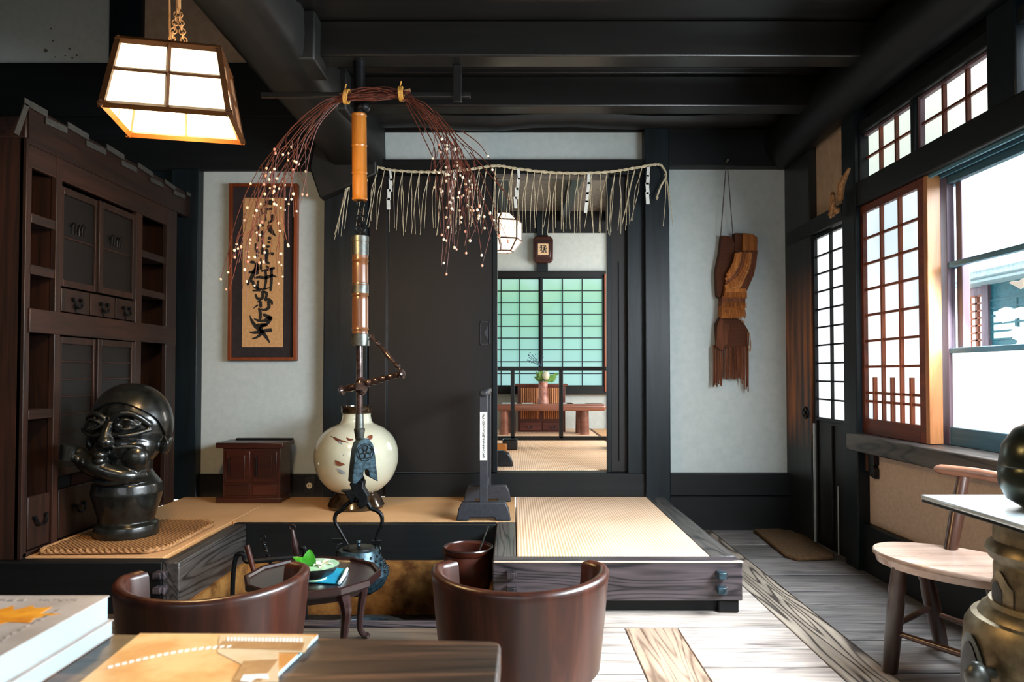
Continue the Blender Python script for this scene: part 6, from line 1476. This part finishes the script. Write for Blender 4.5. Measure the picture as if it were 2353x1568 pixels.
# magazine
mz = tt+.001
q = [atz(180-120, 1568+100, mz+.006), atz(585-75, 1568+100, mz+.006), atz(731, 1458, mz+.006), atz(322, 1456, mz+.006)]
fcv = q[:]; base = [Vector((p.x, p.y, mz)) for p in fcv]
t = thing('printed_map', sum(base, Vector())/4, 'orange printed map booklet lying on the table beside the books', 'map booklet')
obj('pages', MB().loft([base, [Vector((p.x, p.y, mz+.005)) for p in fcv]]), M['pages'], t)
obj('cover', MB().loft([[Vector((p.x, p.y, mz+.0052)) for p in fcv], [Vector((p.x, p.y, mz+.006)) for p in fcv]]), M['mag'], t)
def onmag(px, py): p = atz(px, py, mz+.0065); return (p.x, p.y)
def patch(nm, polys, mat, zo_=.0):
    m_ = MB()
    for pl in polys: m_.prism([onmag(*p) for p in pl], 'z', mz+.0058, mz+.0066+zo_)
    obj(nm, m_, mat, t)
patch('pale_area', [[(505, 1460), (722, 1462), (700, 1500), (640, 1500), (640, 1568), (580, 1568), (560, 1530), (500, 1500)]], M['magl'])
patch('tan_block', [[(512, 1474), (700, 1478), (694, 1496), (500, 1490)], [(535, 1566), (560, 1520), (640, 1516), (600, 1566)]], M['magd'], .0003)
m_ = []
for k in range(22): x = 522+k*8; m_.append([(x, 1466+.1*k), (x+5, 1466+.1*k), (x+4, 1474+.1*k), (x-1, 1474+.1*k)])
for k in range(18): x = 250+k*16; y = 1532-46*math.sin(k/17*1.5); m_.append([(x, y), (x+10, y-2), (x+8, y+2), (x-2, y+4)])
patch('white_marks', m_+[[(560, 1552), (615, 1550), (618, 1562), (590, 1560), (575, 1568), (552, 1566)]], M['magw'], .0005)

# ================================================================ STOOL-CHAIR (right)
t = thing('spindle_chair', (1.47, 2.42, 0), 'round seated wooden chair with curved back rail by the cream wall', 'chair')
zs = .42; cc = Vector((1.50, 2.45, 0)); 
ma = RZ(math.radians(-58)); sec = []
def sring(k, z): return [cc+Vector((0, 0, z))+(ma @ Vector((.275*k*math.cos(a), .185*k*math.sin(a), 0))) for a in [2*PI*j/48 for j in range(48)]]
obj('seat', MB().loft([sring(.8, zs-.045), sring(.95, zs-.04), sring(.97, zs-.018), sring(1, zs-.014), sring(1, zs-.004), sring(.985, zs), sring(.5, zs-.003)]), M['stoolseat'], t, sm=40)
legs = [((1.325, 2.48), atz(2045, 1545, 0)), ((1.50, 2.66), atz(2165, 1492, 0)), ((1.50, 2.26), Vector((1.53, 2.15, 0))), ((1.66, 2.42), Vector((1.72, 2.40, 0)))]
mids = []
for (a, b), f_ in legs:
    p = Vector((a, b, zs-.03)); m_ = MB(); N = 14; pts = [p.lerp(f_, i/N) for i in range(N+1)]; rs = [.024+.004*math.sin(PI*i/N) for i in range(N+1)]; rs[3] = .029; rs[4] = .024
    m_.tube(pts, rs, 16); obj('leg', m_, M['stool'], t); mids.append(p.lerp(f_, .62))
for a, b in ((0, 1), (0, 2), (1, 3), (2, 3)):
    o_ = MB(); p, q = mids[a].copy(), mids[b].copy()
    if a == 0 and b == 1: p.z += .02; q.z += .03
    o_.tube([p, p.lerp(q, .5), q], [.009, .012, .009], 10); obj('stretcher', o_, M['stool'], t)
sp0, sp1 = atz(2184, 1268, zs-.01), aty(2214, 1095, 2.64)
obj('back_spindle', MB().tube([sp0, sp0.lerp(sp1, .5), sp1], [.022, .024, .02], 14), M['stool'], t)
r0, r1, r2 = aty(2152, 1078, 2.72), aty(2240, 1088, 2.5), aty(2330, 1103, 2.3)
sp2 = r2+Vector((.12, -.12, 0))
obj('back_rail', MB().tube(bez([r0, r1, r2, sp2], 8), [.012]+[.019]*23+[.014], 12), M['stoolrail'], t)
obj('back_spindle', MB().tube([cc+Vector((.12, -.17, zs-.01)), r2+Vector((.06, -.06, 0))], [.022, .02], 14), M['stool'], t)

# ================================================================ STOVE (right edge)
sx, sy = 1.305, 1.72; t = thing('brass_stove', (sx, sy, 0), 'antique brass column stove with pale metal top plate beside the spindle chair', 'stove')
zp = .725
zq = lambda py: aty(2305, py, sy-.1).z
r0_ = sx-aty(2306, 1300, sy).x
obj('column', MB().lathe([(0, zq(1490)), (r0_*1.02, zq(1490)), (r0_*1.0, zq(1440)), (r0_*.99, zq(1340)), (r0_*.97, zq(1330)), (r0_*1.06, zq(1318)), (r0_*1.12, zq(1300)), (r0_*1.08, zq(1285)), (r0_*.99, zq(1275)), (r0_*.98, zp-.02), (0, zp-.02)], (sx, sy, 0), 56), M['bronze'], t)
rb_ = sx-aty(2250, 1500, sy).x
obj('base', MB().lathe([(0, 0), (rb_*1.15, 0), (rb_*1.15, .03), (rb_*1.0, .06), (rb_*.98, .2), (rb_*1.03, zq(1560)), (rb_*1.0, zq(1490)), (rb_*.93, zq(1465)), (rb_*.86, zq(1462)), (rb_*.82, zq(1445)), (rb_*.76, zq(1438)), (rb_*.74, zq(1425)), (r0_*.9, zq(1422)), (0, zq(1422))], (sx, sy, 0), 56), M['bronze'], t)
pl = [(1.09, 1.93), (1.75, 1.93), (1.75, 1.5), (1.14, 1.5), (1.105, 1.515), (1.09, 1.55)]
obj('top_plate', MB().prism(pl, 'z', zp-.012, zp), M['steel'], t, .004)
obj('plate_rim', MB().prism([(a+(.003 if a < 1.2 else -.003), b) for a, b in pl], 'z', zp-.02, zp-.0125), M['iron'], t, .002)
dcx = aty(2310, 1120, sy).x+.112
obj('round_kettle', MB().lathe([(0, zp+.001), (.06, zp+.001), (.092, zp+.02), (.108, zp+.055), (.110, zp+.09), (.106, zp+.1), (.108, zp+.104), (.10, zp+.15), (.075, zp+.19), (.03, zp+.215), (0, zp+.22)], (dcx, sy-.0, 0), 48), M['bronzed'], label='dark rounded metal kettle standing on the stove plate', cat='kettle')
# arched openings on the stove side facing left
def on_cyl(a, z, r_): return Vector((sx+r_*math.cos(a), sy+r_*math.sin(a), z))
def archpatch(am, w, z0, z1, r_, mat, nm, point=True):
    m_ = MB(); N = 12; out = []
    for k in range(N+1):
        s = k/N; a = am+w*(1-2*s); zz = z0+(z1-z0)*(.62+.38*math.sin(PI*s)**(1.6 if point else .7)); out.append((a, zz))
    vs = [on_cyl(a, z, r_) for a, z in out]+[on_cyl(a, z0, r_) for a, z in out]
    m_.add(vs, [(i, i+1, N+2+i, N+1+i) for i in range(N)]); return obj(nm, m_, mat, t)
aw = 3.02
archpatch(aw, .34, zq(1440), zq(1345), r0_*1.02, M['magd'] if False else M['bronze'], 'window_surround')
archpatch(aw-.07, .17, zq(1422), zq(1372), r0_*1.03, M['ink'], 'pointed_opening')
archpatch(aw, .34, .12, zq(1500), rb_*1.05, M['bronzed'], 'arch_surround', False); archpatch(aw, .25, .12, zq(1522), rb_*1.06, M['ink'], 'arched_opening', False)
kp_ = aty(2232, 1545, 1.66)
obj('side_knob', MB().sph(kp_+Vector((.012, 0, -.01)), (.026, .026, .034), 16).cyl(kp_, kp_+Vector((.09, .02, -.01)), .014, n=12), M['pewter'], t)

# ================================================================ CAMERA
cam = bpy.data.cameras.new('camera'); co = bpy.data.objects.new('camera', cam); C.objects.link(co)
cam.sensor_width = 36; cam.lens = F/2353*36; cam.shift_x = -(CX-1176.5)/2353; cam.shift_y = (CY-784)/2353
cam.clip_start = .02; cam.clip_end = 200
co.location = (0, 0, H); co.rotation_euler = (PI/2+TILT, 0, 0)
cam.dof.use_dof = True; cam.dof.focus_distance = 3.9; cam.dof.aperture_fstop = 6.5
bpy.context.scene.camera = co

# ================================================================ LIGHT
w = bpy.data.worlds.new('sky'); bpy.context.scene.world = w; w.use_nodes = True; nt = w.node_tree; bg = nt.nodes['Background']
bg.inputs[0].default_value = (.86, .94, 1.0, 1); bg.inputs[1].default_value = 3.6
def area(nm, loc, rot, sx_, sy_, e, col, spread=PI):
    l = bpy.data.lights.new(nm, 'AREA'); l.shape = 'RECTANGLE'; l.size = sx_; l.size_y = sy_; l.energy = e; l.color = col; l.spread = spread
    o = bpy.data.objects.new(nm, l); C.objects.link(o); o.location = loc; o.rotation_euler = rot; return o
# skylight over the courtyard, above the window view, falling in through the glass
o = area('courtyard_skylight', (3.3, 1.9, 2.75), (0, math.radians(58), 0), 1.6, 3.2, 700, (.80, .92, 1.0)); o.visible_camera = False
o.visible_glossy = True
o = area('window_daylight', (1.9, 1.95, 1.5), (0, math.radians(66), 0), .8, 2.3, 215, (.86, .94, 1.0)); o.visible_camera = False
# unseen fill lamp added behind the viewer
area('front_fill_lamp', (-.8, -2.3, 2.0), (math.radians(78), 0, 0), 3.2, 1.4, 48, (.86, .93, 1.0))
# back room daylight from its side window
area('back_room_daylight', (2.5, 6.6, 1.7), (0, math.radians(90), 0), 1.3, 2.4, 130, (1.0, .93, .85))
l = bpy.data.lights.new('lamp_bulb', 'POINT'); l.energy = 48; l.color = (1, .62, .26); l.shadow_soft_size = .08
o = bpy.data.objects.new('lamp_bulb', l); C.objects.link(o); o.location = lc+Vector((0, 0, -.06))
l = bpy.data.lights.new('lantern_bulb', 'POINT'); l.energy = 6; l.color = (1, .8, .55); l.shadow_soft_size = .15
o = bpy.data.objects.new('lantern_bulb', l); C.objects.link(o); o.location = (hc.x, 6.5, hc.z-.3)
sc_ = bpy.context.scene
sc_.view_settings.view_transform = 'Standard'; sc_.view_settings.look = 'None'; sc_.view_settings.exposure = 0
sc_.cycles.use_denoising = True; sc_.cycles.use_adaptive_sampling = True; sc_.cycles.adaptive_threshold = .02; sc_.cycles.max_bounces = 7; sc_.cycles.diffuse_bounces = 4; sc_.cycles.sample_clamp_indirect = 6; sc_.cycles.caustics_reflective = False; sc_.cycles.caustics_refractive = False
